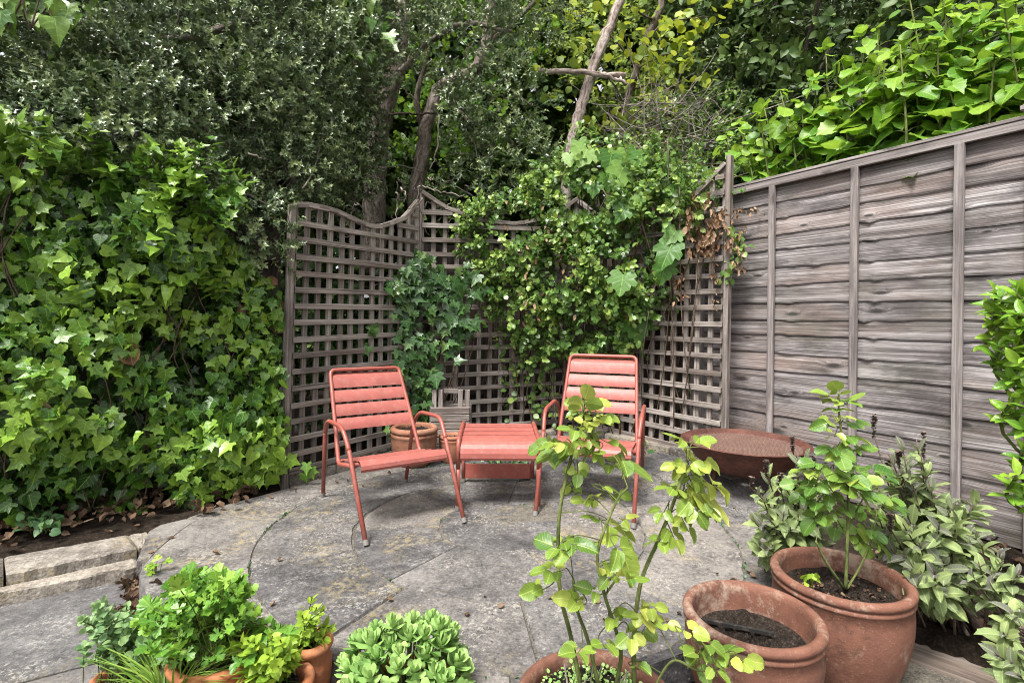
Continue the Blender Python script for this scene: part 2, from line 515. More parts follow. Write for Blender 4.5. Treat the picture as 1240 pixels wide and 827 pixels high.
def soil_mat(name, dark=(.012, .009, .007), mid=(.035, .025, .018), light=(.10, .075, .055), sc=1.0):
    t = NT(name); p = t.pos()
    a = t.noise(p, 22 * sc, 8, .75); b = t.noise(p, 90 * sc, 4, .7)
    f = t.math('ADD', t.math('MULTIPLY', a, .5), t.math('MULTIPLY', b, .5))
    col = t.ramp(f, [(.38, dark), (.52, mid), (.70, light)])
    return t.done(t.bsdf(col, .95, t.bump(f, 1.0, .03), 0, .15))

def terracotta_mat(name, base=(.30, .115, .062), pale=(.42, .24, .16), dark=(.10, .045, .03), stain=.6):
    t = NT(name); p = t.pos()
    a = t.noise(p, 6, 6, .65, .5); b = t.noise(p, 38, 5, .7); c = t.noise(p, 150, 2, .6)
    col = t.ramp(t.math('ADD', t.math('MULTIPLY', a, .7), t.math('MULTIPLY', b, .3)), [(.34, tuple(x * .62 for x in base)), (.5, base), (.68, tuple(min(1, x * 1.3) for x in base))])
    col = t.mix(t.math('MULTIPLY', t.ramp(t.math('MULTIPLY', t.noise(p, 4, 4, .6), t.noise(p, 26, 5, .75)), [(.26, 0), (.38, 1)]), stain), col, pale)
    col = t.mix(t.math('MULTIPLY', t.ramp(t.noise(p, 11, 6, .75), [(.55, 0), (.68, 1)]), .55), col, dark)
    col = t.mix(t.math('MULTIPLY', t.ramp(c, [(.62, 0), (.72, 1)]), .4), col, pale)
    return t.done(t.bsdf(col, .78, t.bump(t.math('ADD', b, t.math('MULTIPLY', c, .4)), .35, .006), 0, .3))

def paint_mat(name, col, rough=.42, rust=0.0):
    t = NT(name); p = t.obj()
    a = t.noise(p, 9, 5, .6); b = t.noise(p, 120, 2, .5)
    c = t.ramp(a, [(.3, tuple(x * .86 for x in col)), (.7, tuple(min(1, x * 1.08) for x in col))])
    dust = t.ramp(t.noise(p, 30, 4, .7), [(.50, 0), (.74, .24)])
    c = t.mix(dust, c, (.42, .33, .28))
    return t.done(t.bsdf(c, t.math('ADD', t.math('MULTIPLY', a, .2), rough - .1), t.bump(b, .06, .002), 0, .5))

def rust_mat(name):
    t = NT(name); p = t.obj()
    a = t.noise(p, 7, 6, .7); b = t.noise(p, 60, 4, .7)
    c = t.ramp(t.math('ADD', t.math('MULTIPLY', a, .6), t.math('MULTIPLY', b, .4)), [(.36, (.045, .018, .014)), (.5, (.10, .038, .027)), (.66, (.17, .072, .05))])
    return t.done(t.bsdf(c, .7, t.bump(b, .3, .004), .25, .4))

def bark_mat(name, dark, mid, light, sc=1.0, lichen=.2):
    t = NT(name); uv = t.uv()
    a = t.noise(t.mapping(uv, (6 * sc, 32 * sc, 1)), 1.0, 6, .7, .6); b = t.noise(t.pos(), 35, 4, .6)
    f = t.math('ADD', t.math('MULTIPLY', a, .7), t.math('MULTIPLY', b, .3))
    c = t.ramp(f, [(.39, dark), (.5, mid), (.61, light)])
    c = t.mix(t.math('MULTIPLY', t.ramp(t.noise(t.pos(), 9, 4, .65), [(.54, 0), (.66, 1)]), lichen), c, (.16, .17, .11))
    return t.done(t.bsdf(c, .9, t.bump(f, .9, .02), 0, .2))

M = {}
M['trellis'] = wood_mat('weathered_trellis_wood', (.085, .07, .062), (.285, .25, .228), (.47, .435, .41), 90, brownamt=.3, brown=(.14, .085, .055), green=.25)
M['fence'] = wood_mat('weathered_fence_board', (.045, .039, .039), (.215, .197, .197), (.47, .445, .447), 120, knots=.95, brownamt=.5, brown=(.19, .12, .085), bump=.6, green=.25)
M['batten'] = wood_mat('weathered_batten', (.11, .095, .092), (.27, .24, .233), (.43, .40, .39), 80, knots=.8, brownamt=.15)
M['sleeper'] = wood_mat('sleeper_timber', (.06, .046, .038), (.19, .155, .13), (.34, .30, .265), 45, knots=.6, brownamt=.35, bump=1.0)
M['oldfence'] = wood_mat('old_dark_fence', (.03, .024, .022), (.075, .062, .056), (.14, .12, .11), 50, brownamt=.2, green=.4)
M['deadwood'] = bark_mat('bare_dead_wood', (.09, .06, .048), (.38, .30, .26), (.62, .56, .51), .7, .05)
M['bark'] = bark_mat('brown_bark', (.03, .022, .018), (.105, .08, .065), (.21, .175, .15), 1.0, .35)
M['holm'] = bark_mat('grey_brown_bark', (.06, .047, .04), (.19, .155, .13), (.34, .30, .26), 1.0, .3)
M['twig'] = bark_mat('grey_twig', (.09, .075, .065), (.26, .22, .19), (.42, .38, .33), 1.0, .2)
M['stem'] = bark_mat('green_stem', (.05, .065, .02), (.12, .15, .045), (.22, .24, .08), 1.0, .0)
M['redstem'] = bark_mat('reddish_stem', (.05, .03, .018), (.13, .075, .04), (.2, .16, .06), 1.0, .0)
M['woodystem'] = bark_mat('woody_stem', (.04, .026, .02), (.12, .085, .065), (.22, .17, .13), 1.2, .1)
M['stone'] = stone_mat('flagstone')
M['path'] = stone_mat('path_slab', (.05, .048, .049), (.11, .106, .106), (.19, .186, .182), .15)
M['kerb'] = stone_mat('pale_kerb_stone', (.045, .038, .034), (.165, .148, .13), (.35, .325, .29), .6)
M['mortar'] = soil_mat('joint_mortar', (.08, .072, .06), (.20, .18, .15), (.34, .31, .26), 1.2)
M['soil'] = soil_mat('dark_soil')
M['compost'] = soil_mat('pot_compost', (.010, .008, .007), (.045, .033, .026), (.16, .125, .10), 1.6)
M['terra'] = terracotta_mat('aged_terracotta', (.160, .070, .046), (.33, .24, .185), (.04, .026, .02), .95)
M['terra2'] = terracotta_mat('plain_terracotta', (.29, .125, .075), (.40, .27, .19), (.15, .07, .045), .35)
M['terra3'] = terracotta_mat('orange_terracotta', (.46, .17, .075), (.5, .3, .2), (.25, .09, .04), .25)
M['red'] = paint_mat('matt_red_paint', (.30, .078, .058), .42)
M['wire'] = paint_mat('worn_steel_wire', (.20, .125, .10), .5)
M['redslat_sheen'] = paint_mat('red_slat_sky_sheen', (.335, .094, .076), .52)  # frame red made pinker, sky reflection on the slats put into the colour
M['rubber'] = paint_mat('grey_foot_cap', (.16, .15, .14), .7)
M['rust'] = rust_mat('rusted_steel')
M['ivy'] = leaf_mat('ivy_leaf', (.010, .036, .008), (.055, .15, .018), (.26, .42, .05), .34, .16, .5, .5, 4)
M['ivydark'] = leaf_mat('dark_ivy_leaf', (.010, .036, .010), (.038, .105, .024), (.15, .25, .06), .36, .18, .4, .5, 4)
M['holly'] = leaf_mat('holly_leaf', (.013, .034, .012), (.085, .138, .056), (.36, .44, .19), .28, .10, .3, .7, 3)
M['honey'] = leaf_mat('honeysuckle_leaf', (.016, .05, .012), (.085, .185, .035), (.33, .45, .10), .36, .2, .3)
M['grape'] = leaf_mat('vine_leaf', (.02, .08, .014), (.075, .19, .03), (.22, .36, .07), .45, .3, .5, .4, 5)
M['kiwi'] = leaf_mat('broad_leaf', (.022, .085, .014), (.10, .25, .025), (.34, .50, .05), .42, .35, .45, .45, 6)
M['hazel'] = leaf_mat('yellow_green_leaf', (.07, .15, .018), (.20, .30, .03), (.46, .50, .05), .5, .35, .3, .4, 6)
M['bay'] = leaf_mat('evergreen_leaf', (.018, .048, .016), (.075, .125, .042), (.23, .29, .10), .32, .12, .2)
M['bayfront'] = leaf_mat('bay_leaf', (.04, .13, .014), (.14, .31, .03), (.32, .48, .05), .28, .25, .3, .6, 9)
M['back'] = leaf_mat('background_leaf', (.016, .040, .012), (.07, .125, .032), (.18, .26, .065), .5, .15, .0, .3)
M['backlight'] = leaf_mat('light_background_leaf', (.06, .11, .02), (.19, .28, .055), (.42, .50, .13), .5, .35, .0, .3)
M['rose'] = leaf_mat('rose_leaf', (.05, .14, .022), (.20, .31, .045), (.46, .48, .10), .36, .28, .45, .5, 7)
M['roseright'] = leaf_mat('rose_leaf_green', (.03, .105, .02), (.12, .24, .04), (.36, .44, .08), .34, .25, .4, .5, 7)
M['sage'] = leaf_mat('sage_leaf', (.11, .09, .115), (.185, .25, .10), (.34, .41, .16), .7, .22, .4, .25, 9)
M['sageflower'] = leaf_mat('dry_sage_flower', (.05, .032, .026), (.13, .09, .07), (.24, .19, .17), .8, .1, .0, .2)
M['dead'] = leaf_mat('dead_leaf', (.06, .03, .016), (.20, .11, .06), (.44, .31, .20), .7, .2, .3, .2)
M['litter'] = leaf_mat('fallen_leaf', (.022, .014, .010), (.085, .050, .030), (.26, .175, .115), .75, .1, .3, .2)
M['parsley'] = leaf_mat('parsley_leaf', (.035, .13, .02), (.13, .30, .035), (.30, .47, .06), .4, .28, .3)
M['mint'] = leaf_mat('mint_leaf', (.07, .17, .02), (.21, .36, .035), (.40, .52, .06), .45, .3, .45, .4, 8)
M['oregano'] = leaf_mat('oregano_leaf', (.05, .13, .05), (.15, .27, .10), (.30, .42, .18), .5, .22, .25)
M['chive'] = leaf_mat('chive_leaf', (.05, .14, .02), (.15, .29, .04), (.34, .45, .10), .4, .2, .0)
M['sedum'] = leaf_mat('sedum_leaf', (.12, .27, .06), (.28, .47, .13), (.50, .64, .24), .5, .15, .0, .4)
M['nettle'] = leaf_mat('low_plant_leaf', (.02, .07, .025), (.06, .15, .05), (.14, .26, .08), .45, .2, .3)
M['black'] = paint_mat('black_stick', (.012, .011, .010), .7)
# ---------------------------------------------------------------- sky and light
w = bpy.data.worlds.new('World'); scene.world = w; w.use_nodes = True
wt = w.node_tree; bgn = wt.nodes['Background']
sky = wt.nodes.new('ShaderNodeTexSky'); sky.sky_type = 'NISHITA'; sky.sun_disc = False
SUN_EL, SUN_AZ = R(62), R(215)          # azimuth: direction to the sun, clockwise from +Y
sky.sun_elevation = SUN_EL; sky.sun_rotation = SUN_AZ; sky.dust_density = 4.0; sky.air_density = 1.0; sky.ozone_density = .6
hs = wt.nodes.new('ShaderNodeHueSaturation'); hs.inputs['Saturation'].default_value = .12   # cloud cover greys the sky
wt.links.new(sky.outputs[0], hs.inputs['Color']); wt.links.new(hs.outputs[0], bgn.inputs['Color'])
bgn.inputs['Strength'].default_value = .125
sl = bpy.data.lights.new('sun', 'SUN'); sl.energy = 2.8; sl.angle = R(16); sl.color = (1, .96, .9)
so = bpy.data.objects.new('sun', sl); COL.objects.link(so)
dv = Vector((math.sin(SUN_AZ) * math.cos(SUN_EL), math.cos(SUN_AZ) * math.cos(SUN_EL), math.sin(SUN_EL)))
so.rotation_euler = dv.to_track_quat('Z', 'Y').to_euler(); so.location = dv * 20
vs = scene.view_settings; vs.view_transform = 'Standard'; vs.look = 'None'; vs.gamma = 1; vs.exposure = 1.22; vs.use_curve_mapping = False
scene.cycles.max_bounces = 6; scene.cycles.diffuse_bounces = 3; scene.cycles.transparent_max_bounces = 4
scene.cycles.use_denoising = True
scene.cycles.filter_width = 1.0

# ---------------------------------------------------------------- the terrace
TC = Vector((-.05, 2.68, 0))
def zoff(x, y): return .09 * sstep(2.6, 3.5, y) * sstep(.05, .45, x)

kA0, kA1 = G(0, 672, 0.0), G(178, 640, 0.0)
kdir = (kA1 - kA0).normalized(); knor = Vector((-kdir.y, kdir.x, 0))      # away from the camera
LEV = -.11
sd = Vector((.7071, -.7071, 0)); sn = Vector((.7071, .7071, 0))
s0 = G(1109, 783, -.06) - sd * .55
FD = Vector((-.616, 1, 0)).normalized()                                   # direction of the right fence, away from camera
FN = Vector((-FD.y, FD.x, 0)) * 1.0                                       # its normal, towards the terrace
if FN.x > 0: FN = -FN
FP = D(1167, 602, 2.64); FP.z = 0

edge_px = [(640, 792), (520, 793), (401, 791), (292, 774), (178, 722), (163, 682), (181, 637), (225, 627), (270, 611), (342, 592)]
EDGE = [G(*p) for p in edge_px] + [Vector((-.82, 4.12, 0)), Vector((.56, 4.50, 0)), Vector((1.30, 3.62, 0)), Vector((1.72, 3.22, 0)), Vector((1.5, 2.75, 0)), Vector((1.28, 2.45, 0)), Vector((1.12, 2.05, 0)), Vector((.92, 1.78, 0)), Vector((.5, 1.64, 0))]

def soil_h(x, y):
    p = Vector((x, y, 0))
    left = (p - kA0).dot(knor)             # >0: behind the kerb
    right = (p - s0).dot(sn)               # >0: behind the sleeper
    back = sstep(-.05, .15, (p - Vector((-1.44, 3.26, 0))).dot(Vector((-.55, .83, 0))))
    hl = sstep(-.1, .08, left)
    hr = sstep(.05, .2, right) if x > .5 else 0
    dr = (p - FP).dot(FN)
    h = -.24
    h = max(h, -.24 + .22 * hl)
    h = max(h, -.24 + (.165 + .075 * sstep(.8, .05, abs(dr))) * hr)
    if y > 4.2: h = max(h, -.24 + .25 * sstep(4.2, 4.5, y))
    r = math.hypot(x - TC.x, y - TC.y)
    if r < 1.5 and y > 1.8: h = min(h, -.1)
    return h

def grid_sheet(name, x0, x1, y0, y1, st, hf, mat, amp=.012):
    mb = MB(); nx, ny = int((x1 - x0) / st), int((y1 - y0) / st)
    vs = []
    rr = random.Random(3)
    for j in range(ny + 1):
        for i in range(nx + 1):
            x, y = x0 + (x1 - x0) * i / nx, y0 + (y1 - y0) * j / ny
            vs.append((x, y, hf(x, y) + rr.uniform(-amp, amp)))
    fs = [(j * (nx + 1) + i, j * (nx + 1) + i + 1, (j + 1) * (nx + 1) + i + 1, (j + 1) * (nx + 1) + i) for j in range(ny) for i in range(nx)]
    mb.add(vs, fs)
    return mb.build(name, mat, smooth=True)

def far_h(x, y):
    inside = -5.5 < x < 5.5 and -1.5 < y < 8.5
    return -.5 if inside else (.0 if y > 5 else -.26)
o = grid_sheet('ground', -60, 60, -60, 60, 2.0, far_h, M['soil'], .0); tag(o, kind='structure')
o = grid_sheet('garden_soil', -6.5, 6.5, -2.2, 9.2, .07, soil_h, M['soil']); tag(o, kind='structure')

def rb(a):
    d = Vector((math.cos(a), math.sin(a), 0)); best = 9
    n = len(EDGE)
    for i in range(n):
        p, q = EDGE[i], EDGE[(i + 1) % n]
        e = q - p; den = d.x * e.y - d.y * e.x
        if abs(den) < 1e-9: continue
        w_ = p - TC
        t = (w_.x * e.y - w_.y * e.x) / den; u = (w_.x * d.y - w_.y * d.x) / den
        if t > 0 and -1e-6 <= u <= 1 + 1e-6: best = min(best, t)
    return best

st = MB()
def slab(mb, pts, top, bot, cz=None, inset=.006, gap=.003, zf=None):
    """flagstone: pts ccw outline; shrunk by the joint, worn edge"""
    c = sum((Vector(p) for p in pts), Vector()) / len(pts)
    n = len(pts)
    tx, ty, tz = random.uniform(-.004, .004), random.uniform(-.004, .004), random.uniform(-.003, .003)
    zf = zf or (lambda x, y: 0)
    def rim(k, dz):
        out = []
        for p in pts:
            d = c - Vector(p); L = d.length
            q = Vector(p) + d * min(.3, k / max(L, .05))
            out.append(Vector((q.x, q.y, top + dz + tz + tx * (q.x - c.x) + ty * (q.y - c.y) + zf(q.x, q.y))))
        return out
    a, b, e = rim(gap, -(top - bot)), rim(gap, -.008), rim(gap + inset, 0)
    # a second inner ring keeps the face subdivided so it can follow the ground
    g = []
    for p in e:
        q = p.lerp(Vector((c.x, c.y, 0)), .5); g.append(Vector((q.x, q.y, top + tz + tx * (q.x - c.x) + ty * (q.y - c.y) + zf(q.x, q.y) + random.uniform(-.0015, .0015))))
    vs = a + b + e + g + [Vector((c.x, c.y, top + tz + zf(c.x, c.y)))]
    fs = []
    for r_ in range(3):
        for k in range(n):
            k2 = (k + 1) % n
            fs.append((r_ * n + k, r_ * n + k2, (r_ + 1) * n + k2, (r_ + 1) * n + k))
    for k in range(n): fs.append((3 * n + k, 3 * n + (k + 1) % n, 4 * n))
    mb.add(vs, fs)

def arc(r, a0, a1, n, rough=.008):
    return [TC + Vector((math.cos(a0 + (a1 - a0) * k / n), math.sin(a0 + (a1 - a0) * k / n), 0)) * (r + random.uniform(-rough, rough)) for k in range(n + 1)]
RINGS = (.31, .727, 1.15)
slab(st, arc(RINGS[0], 0, 2 * math.pi, 40)[:-1], 0, -.1, zf=zoff)
for r0, r1, ns, ph in ((.31, .727, 7, .55), (.727, 1.15, 11, .25)):
    cuts = [ph + 2 * math.pi * k / ns + random.uniform(-.07, .07) for k in range(ns)]
    for k in range(ns):
        a0, a1 = cuts[k], cuts[(k + 1) % ns] + (2 * math.pi if k == ns - 1 else 0)
        slab(st, arc(r1, a0, a1, 12) + list(reversed(arc(r0, a0, a1, 8))), 0, -.1, zf=zoff)
ns = 15
cuts = [.1 + 2 * math.pi * k / ns + random.uniform(-.09, .09) for k in range(ns)]
for k in range(ns):
    a0, a1 = cuts[k], cuts[(k + 1) % ns] + (2 * math.pi if k == ns - 1 else 0)
    m = 8
    an = [a0 + (a1 - a0) * i / m for i in range(m + 1)]
    bnd = [rb(a) for a in an]
    mid = 1.50 + random.uniform(-.08, .12)
    def rp(a, r): return TC + Vector((math.cos(a), math.sin(a), 0)) * r
    if min(bnd) < 1.19:
        bnd = [max(b_, 1.19) for b_ in bnd]
    if max(bnd) > mid + .15:
        slab(st, [rp(a, min(b_, mid)) for a, b_ in zip(an, bnd)] + [rp(a, 1.15) for a in reversed(an)], 0, -.1, zf=zoff)
        m2 = [(a, b_) for a, b_ in zip(an, bnd) if b_ > mid + .03]
        aa = (an[0] + an[-1]) / 2
        for lo, hi in ((0, len(m2) // 2), (len(m2) // 2, len(m2) - 1)):
            seg_ = m2[lo:hi + 1]
            if len(seg_) > 1:
                slab(st, [rp(a, b_) for a, b_ in seg_] + [rp(a, mid) for a, b_ in reversed(seg_)], -.002, -.1, zf=zoff)
    else:
        slab(st, [rp(a, b_) for a, b_ in zip(an, bnd)] + [rp(a, 1.15) for a in reversed(an)], 0, -.1, zf=zoff)
patio = st.build('patio', M['stone'], smooth=False); tag(patio, kind='structure')
mb = MB()
n = 96
ring = [[TC + Vector((math.cos(2 * math.pi * k / n), math.sin(2 * math.pi * k / n), 0)) * (max(rb(2 * math.pi * k / n), 1.19) - .02) * f for k in range(n)] for f in (1.0, .85, .7, .5, .3)]
vs_ = []
for p in ring[0]: vs_.append((p.x, p.y, -.30))
for rg in ring:
    for p in rg: vs_.append((p.x, p.y, -.005 + zoff(p.x, p.y) - .001))
vs_.append((TC.x, TC.y, -.006))
fs_ = []
for r_ in range(5):
    for k in range(n): fs_.append((r_ * n + k, r_ * n + (k + 1) % n, (r_ + 1) * n + (k + 1) % n, (r_ + 1) * n + k))
for k in range(n): fs_.append((5 * n + k, 5 * n + (k + 1) % n, 6 * n))
mb.add(vs_, fs_)
tag(mb.build('patio_base', M['mortar']), kind='structure')

# rough stone edging between the terrace and the trellises
kb = MB()
def edging(mb, pts, w_, h0, h1, step=.28):
    for i in range(len(pts) - 1):
        p, q = Vector(pts[i]), Vector(pts[i + 1]); L = (q - p).length; d = (q - p) / L; nn = Vector((-d.y, d.x, 0))
        k = max(1, int(L / step))
        for j in range(k):
            a, b = p + d * (L * j / k + .004), p + d * (L * (j + 1) / k - .004)
            ww = w_ * random.uniform(.8, 1.15); hh = h1 + random.uniform(-.012, .012)
            mb2 = [a + nn * random.uniform(-.008, .008), b + nn * random.uniform(-.008, .008), b + nn * ww, a + nn * ww]
            slab(mb, mb2, hh, h0, inset=.012, gap=.001, zf=zoff)
edging(kb, [(-1.40, 3.31, 0), (-.80, 4.14, 0), (.58, 4.53, 0), (1.36, 3.60, 0)], .10, -.1, .05)
tag(kb.build('stone_edging', M['kerb']), kind='structure')

# left kerb in two courses, then the lower path
kb = MB()
b0, b1 = G(0, 695, -.005), G(165, 661, -.005)
c0, c1 = G(0, 717, -.058), G(165, 685, -.058)
def course(p, q, r0, r1, z, bot, left=4.5):
    L = (q - p).length; d = (q - p) / L; d2 = (r1 - r0).normalized()
    xs = [-left]; 
    while xs[-1] < L: xs.append(min(L, xs[-1] + random.uniform(.42, .75)))
    for a, b in zip(xs[:-1], xs[1:]):
        m_ = 14
        f = [r0 + d2 * (a + (b - a) * i / m_) + Vector((0, random.uniform(-.012, .012), 0)) for i in range(m_ + 1)]
        t_ = [p + d * (b + (a - b) * i / m_) + Vector((0, random.uniform(-.006, .006), 0)) for i in range(m_ + 1)]
        slab(kb, f + t_, z + random.uniform(-.006, .006), bot, inset=.014, gap=.001)
course(kA0 - Vector((0, 0, 0)), kA1, b0, b1, -.012, -.2)
course(b0, b1, c0, c1, -.058, -.2)
tag(kb.build('kerb', M['kerb']), kind='structure')

pv = MB()
# path slabs on the lower level: along the kerb and in front of the terrace
po = Vector((c0.x, c0.y, 0)); pdv = Vector((c1.x - c0.x, c1.y - c0.y, 0)).normalized(); pn = Vector((pdv.y, -pdv.x, 0))
for i in range(-7, 6):
    for j in range(0, 6):
        a = po + pdv * (i * .62 + (.31 if j % 2 else 0) - .18) + pn * (j * .62 + .005)
        q = [a, a + pn * .612, a + pn * .612 + pdv * .612, a + pdv * .612]
        cc = sum(q, Vector()) / 4
        pts = [q[0], q[1], q[2], q[3]]
        # cut where the terrace and the right bed begin
        if (cc - s0).dot(sn) > -.1: continue
        if all((v - TC).length < 1.0 for v in pts): continue
        fine = []
        for k in range(4):
            for m_ in range(5): fine.append(pts[k].lerp(pts[(k + 1) % 4], m_ / 5))
        slab(pv, list(reversed(fine)) if False else fine, LEV, LEV - .05, gap=.004)
pth = pv.build('path', M['path']); tag(pth, kind='structure')
mb = MB(); q = [po - pdv * 5, po - pdv * 5 + pn * 4.2, po + pdv * 3.2 + pn * 4.2, po + pdv * 3.2]
mb.add([(p.x, p.y, LEV - .012) for p in q], [(0, 1, 2, 3)])
tag(mb.build('path_bed', M['mortar']), kind='structure')

# ---------------------------------------------------------------- timber sleeper of the raised bed
sl_ = empty('timber_sleeper', s0, 'weathered grey timber sleeper edging the raised bed beside the big pots', 'sleeper')
mb = MB(); a = s0 + sn * .12 + Vector((0, 0, -.06 - .12)); 
mb.bar(a, a + sd * 2.4, .24, .24, (0, 0, 1), .01)
mb.build('beam', M['sleeper'], sl_, bevel=.012)

# ---------------------------------------------------------------- right fence: waney-edge panel
def fence_panel(p0, d, nrm, L, z0, z1, label, group, nb=15, batt=(), seed=1, post=True):
    """p0: end of the panel nearest the trellis; d: direction of the panel"""
    rr = random.Random(seed)
    t = empty('timber_fence', Vector((p0.x, p0.y, 0)), label, 'fence panel', group)
    mb = MB()
    nx = 70
    H = z1 - z0
    hs_ = [rr.uniform(.9, 1.1) * (1.0 if k > 3 else 1.25) for k in range(nb)]
    tot = sum(hs_); z = z0
    lows = []
    for k in range(nb): lows.append(z); z += hs_[k] / tot * H
    lows.append(z1)
    for k in range(nb):
        lo, hi = lows[k], lows[k + 1]
        ph = [rr.uniform(0, 6.28) for _ in range(6)]
        kx = [(rr.uniform(.1, L - .1), rr.uniform(.5, 1)) for _ in range(rr.choice([0, 0, 1, 1]))]
        if 4 < k < nb - 2:   # the panel was sawn from one trunk: branch scars repeat from board to board
            kx += [(L * .64 + rr.uniform(-.03, .03) + (k - 7) * .006, 1.2), (L * .385 + rr.uniform(-.02, .02), .7)]
        wav = lambda x: .004 * math.sin(x * 4 + ph[0]) + .002 * math.sin(x * 13 + ph[1]) + .0012 * math.sin(x * 31 + ph[2])
        vs, uvs = [], []
        ou, ov = rr.uniform(0, 40), rr.uniform(0, 40)
        for i in range(nx + 1):
            x = L * i / nx
            b = lo - .012 + wav(x)
            bul = 0
            for (xx, s) in kx:
                e = math.exp(-((x - xx) / .035) ** 2)
                b -= .008 * e * s * math.sin((x - xx) * 45 + .8); bul += .006 * e * s
            top = hi + .012
            rows = [(b, .0), (b, .012 + bul), (b + .008, .0145 + bul), (b + (top - b) * .3, .0115 + bul * 1.3 + .0012 * math.sin(x * 9 + ph[3])), (b + (top - b) * .62, .0078 + bul * .7), (top, .003)]
            for (zz, yy) in rows:
                q = Vector((p0.x, p0.y, 0)) + d * x + nrm * yy
                vs.append(Vector((q.x, q.y, zz))); uvs.append((ou + x, ov + zz - lo))
        m = 6
        fs = []
        for i in range(nx):
            for r_ in range(m - 1):
                fs.append((i * m + r_, (i + 1) * m + r_, (i + 1) * m + r_ + 1, i * m + r_ + 1))
        mb.add(vs, fs, uvs)
    # closing back so that the panel has a thickness
    mb.bar(Vector((p0.x, p0.y, (z0 + z1) / 2)) - nrm * .008, Vector((p0.x, p0.y, (z0 + z1) / 2)) + d * L - nrm * .008, H - .01, .008, nrm)
    mb.build('board_panel', M['fence'], t, smooth=False)
    for b in batt:
        mb = MB(); q = Vector((p0.x, p0.y, 0)) + d * b + nrm * .036
        mb.bar(q + UP * z0, q + UP * (z1 - .012), .042, .022, nrm)
        mb.build('batten', M['batten'], t, bevel=.003)
    mb = MB(); q = Vector((p0.x, p0.y, z1 + .008)) + nrm * .034
    mb.bar(q, q + d * L, .045, .022, nrm)
    q = Vector((p0.x, p0.y, z1 + .042)) + nrm * .012
    mb.bar(q, q + d * L, .075, .018, UP)
    mb.build('capping_rail', M['batten'], t, bevel=.003)
    mb = MB(); q = Vector((p0.x, p0.y, (z0 + z0 - .16) / 2)) + nrm * .01
    mb.bar(q, q + d * L, .15, .025, nrm)
    mb.build('gravel_board', M['fence'], t, bevel=.003)
    return t
def fs_at(px):
    a, _ = ray(px, 400)
    t_ = (FP.x - a * FP.y) / (a * FD.y - FD.x)
    return t_
sEnd = fs_at(846); sNear = fs_at(1243)
FZ0, FZ1 = .16, 1.985
p_far = FP + FD * sEnd
LF = sEnd - sNear
bts = [sEnd - fs_at(x) for x in (937, 1037, 1163)]
fence_panel(p_far, -FD, FN, LF, FZ0, FZ1, 'weathered grey waney-edge timber fence panel running from the trellis to the right edge', 'timber fence panels on the right', 15, bts, 5)
p_n = FP + FD * (sNear - .10)
fence_panel(p_n, -FD, FN, 1.83, FZ0, FZ1, 'weathered grey timber fence panel nearest the camera beside the bay shrub', 'timber fence panels on the right', 15, [.05, .5, .95, 1.4], 9)

def post(loc, z1, w_, label, cap=True, mat='batten', group=None, z0=-.1, rz=0.0):
    t = empty('fence_post', (loc[0], loc[1], 0), label, 'fence post', group)
    mb = MB(); d = Vector((math.cos(rz), math.sin(rz), 0))
    mb.bar((loc[0], loc[1], z0), (loc[0], loc[1], z1), w_, w_, d)
    mb.build('shaft', M[mat], t, bevel=.004)
    if cap:
        mb = MB(); c = Vector((loc[0], loc[1], z1)); e = Vector((-d.y, d.x, 0)); h = w_ * .72
        b = [c + d * h + e * h, c - d * h + e * h, c - d * h - e * h, c + d * h - e * h]
        vs = b + [p + UP * .018 for p in b] + [c + UP * .05]
        mb.add(vs, [(3, 2, 1, 0), (0, 1, 5, 4), (1, 2, 6, 5), (2, 3, 7, 6), (3, 0, 4, 7), (4, 5, 8), (5, 6, 8), (6, 7, 8), (7, 4, 8)])
        mb.build('post_cap', M[mat], t)
    return t
pp = D(850, 206, 4.02)
post((pp.x, pp.y), pp.z - .05, .10, 'square timber fence post with pointed cap rising behind the trellis corner', rz=.55)
pp2 = FP + FD * (sNear - .05)
post((pp2.x, pp2.y), 2.06, .09, 'square timber fence post between the two right fence panels', rz=.55)

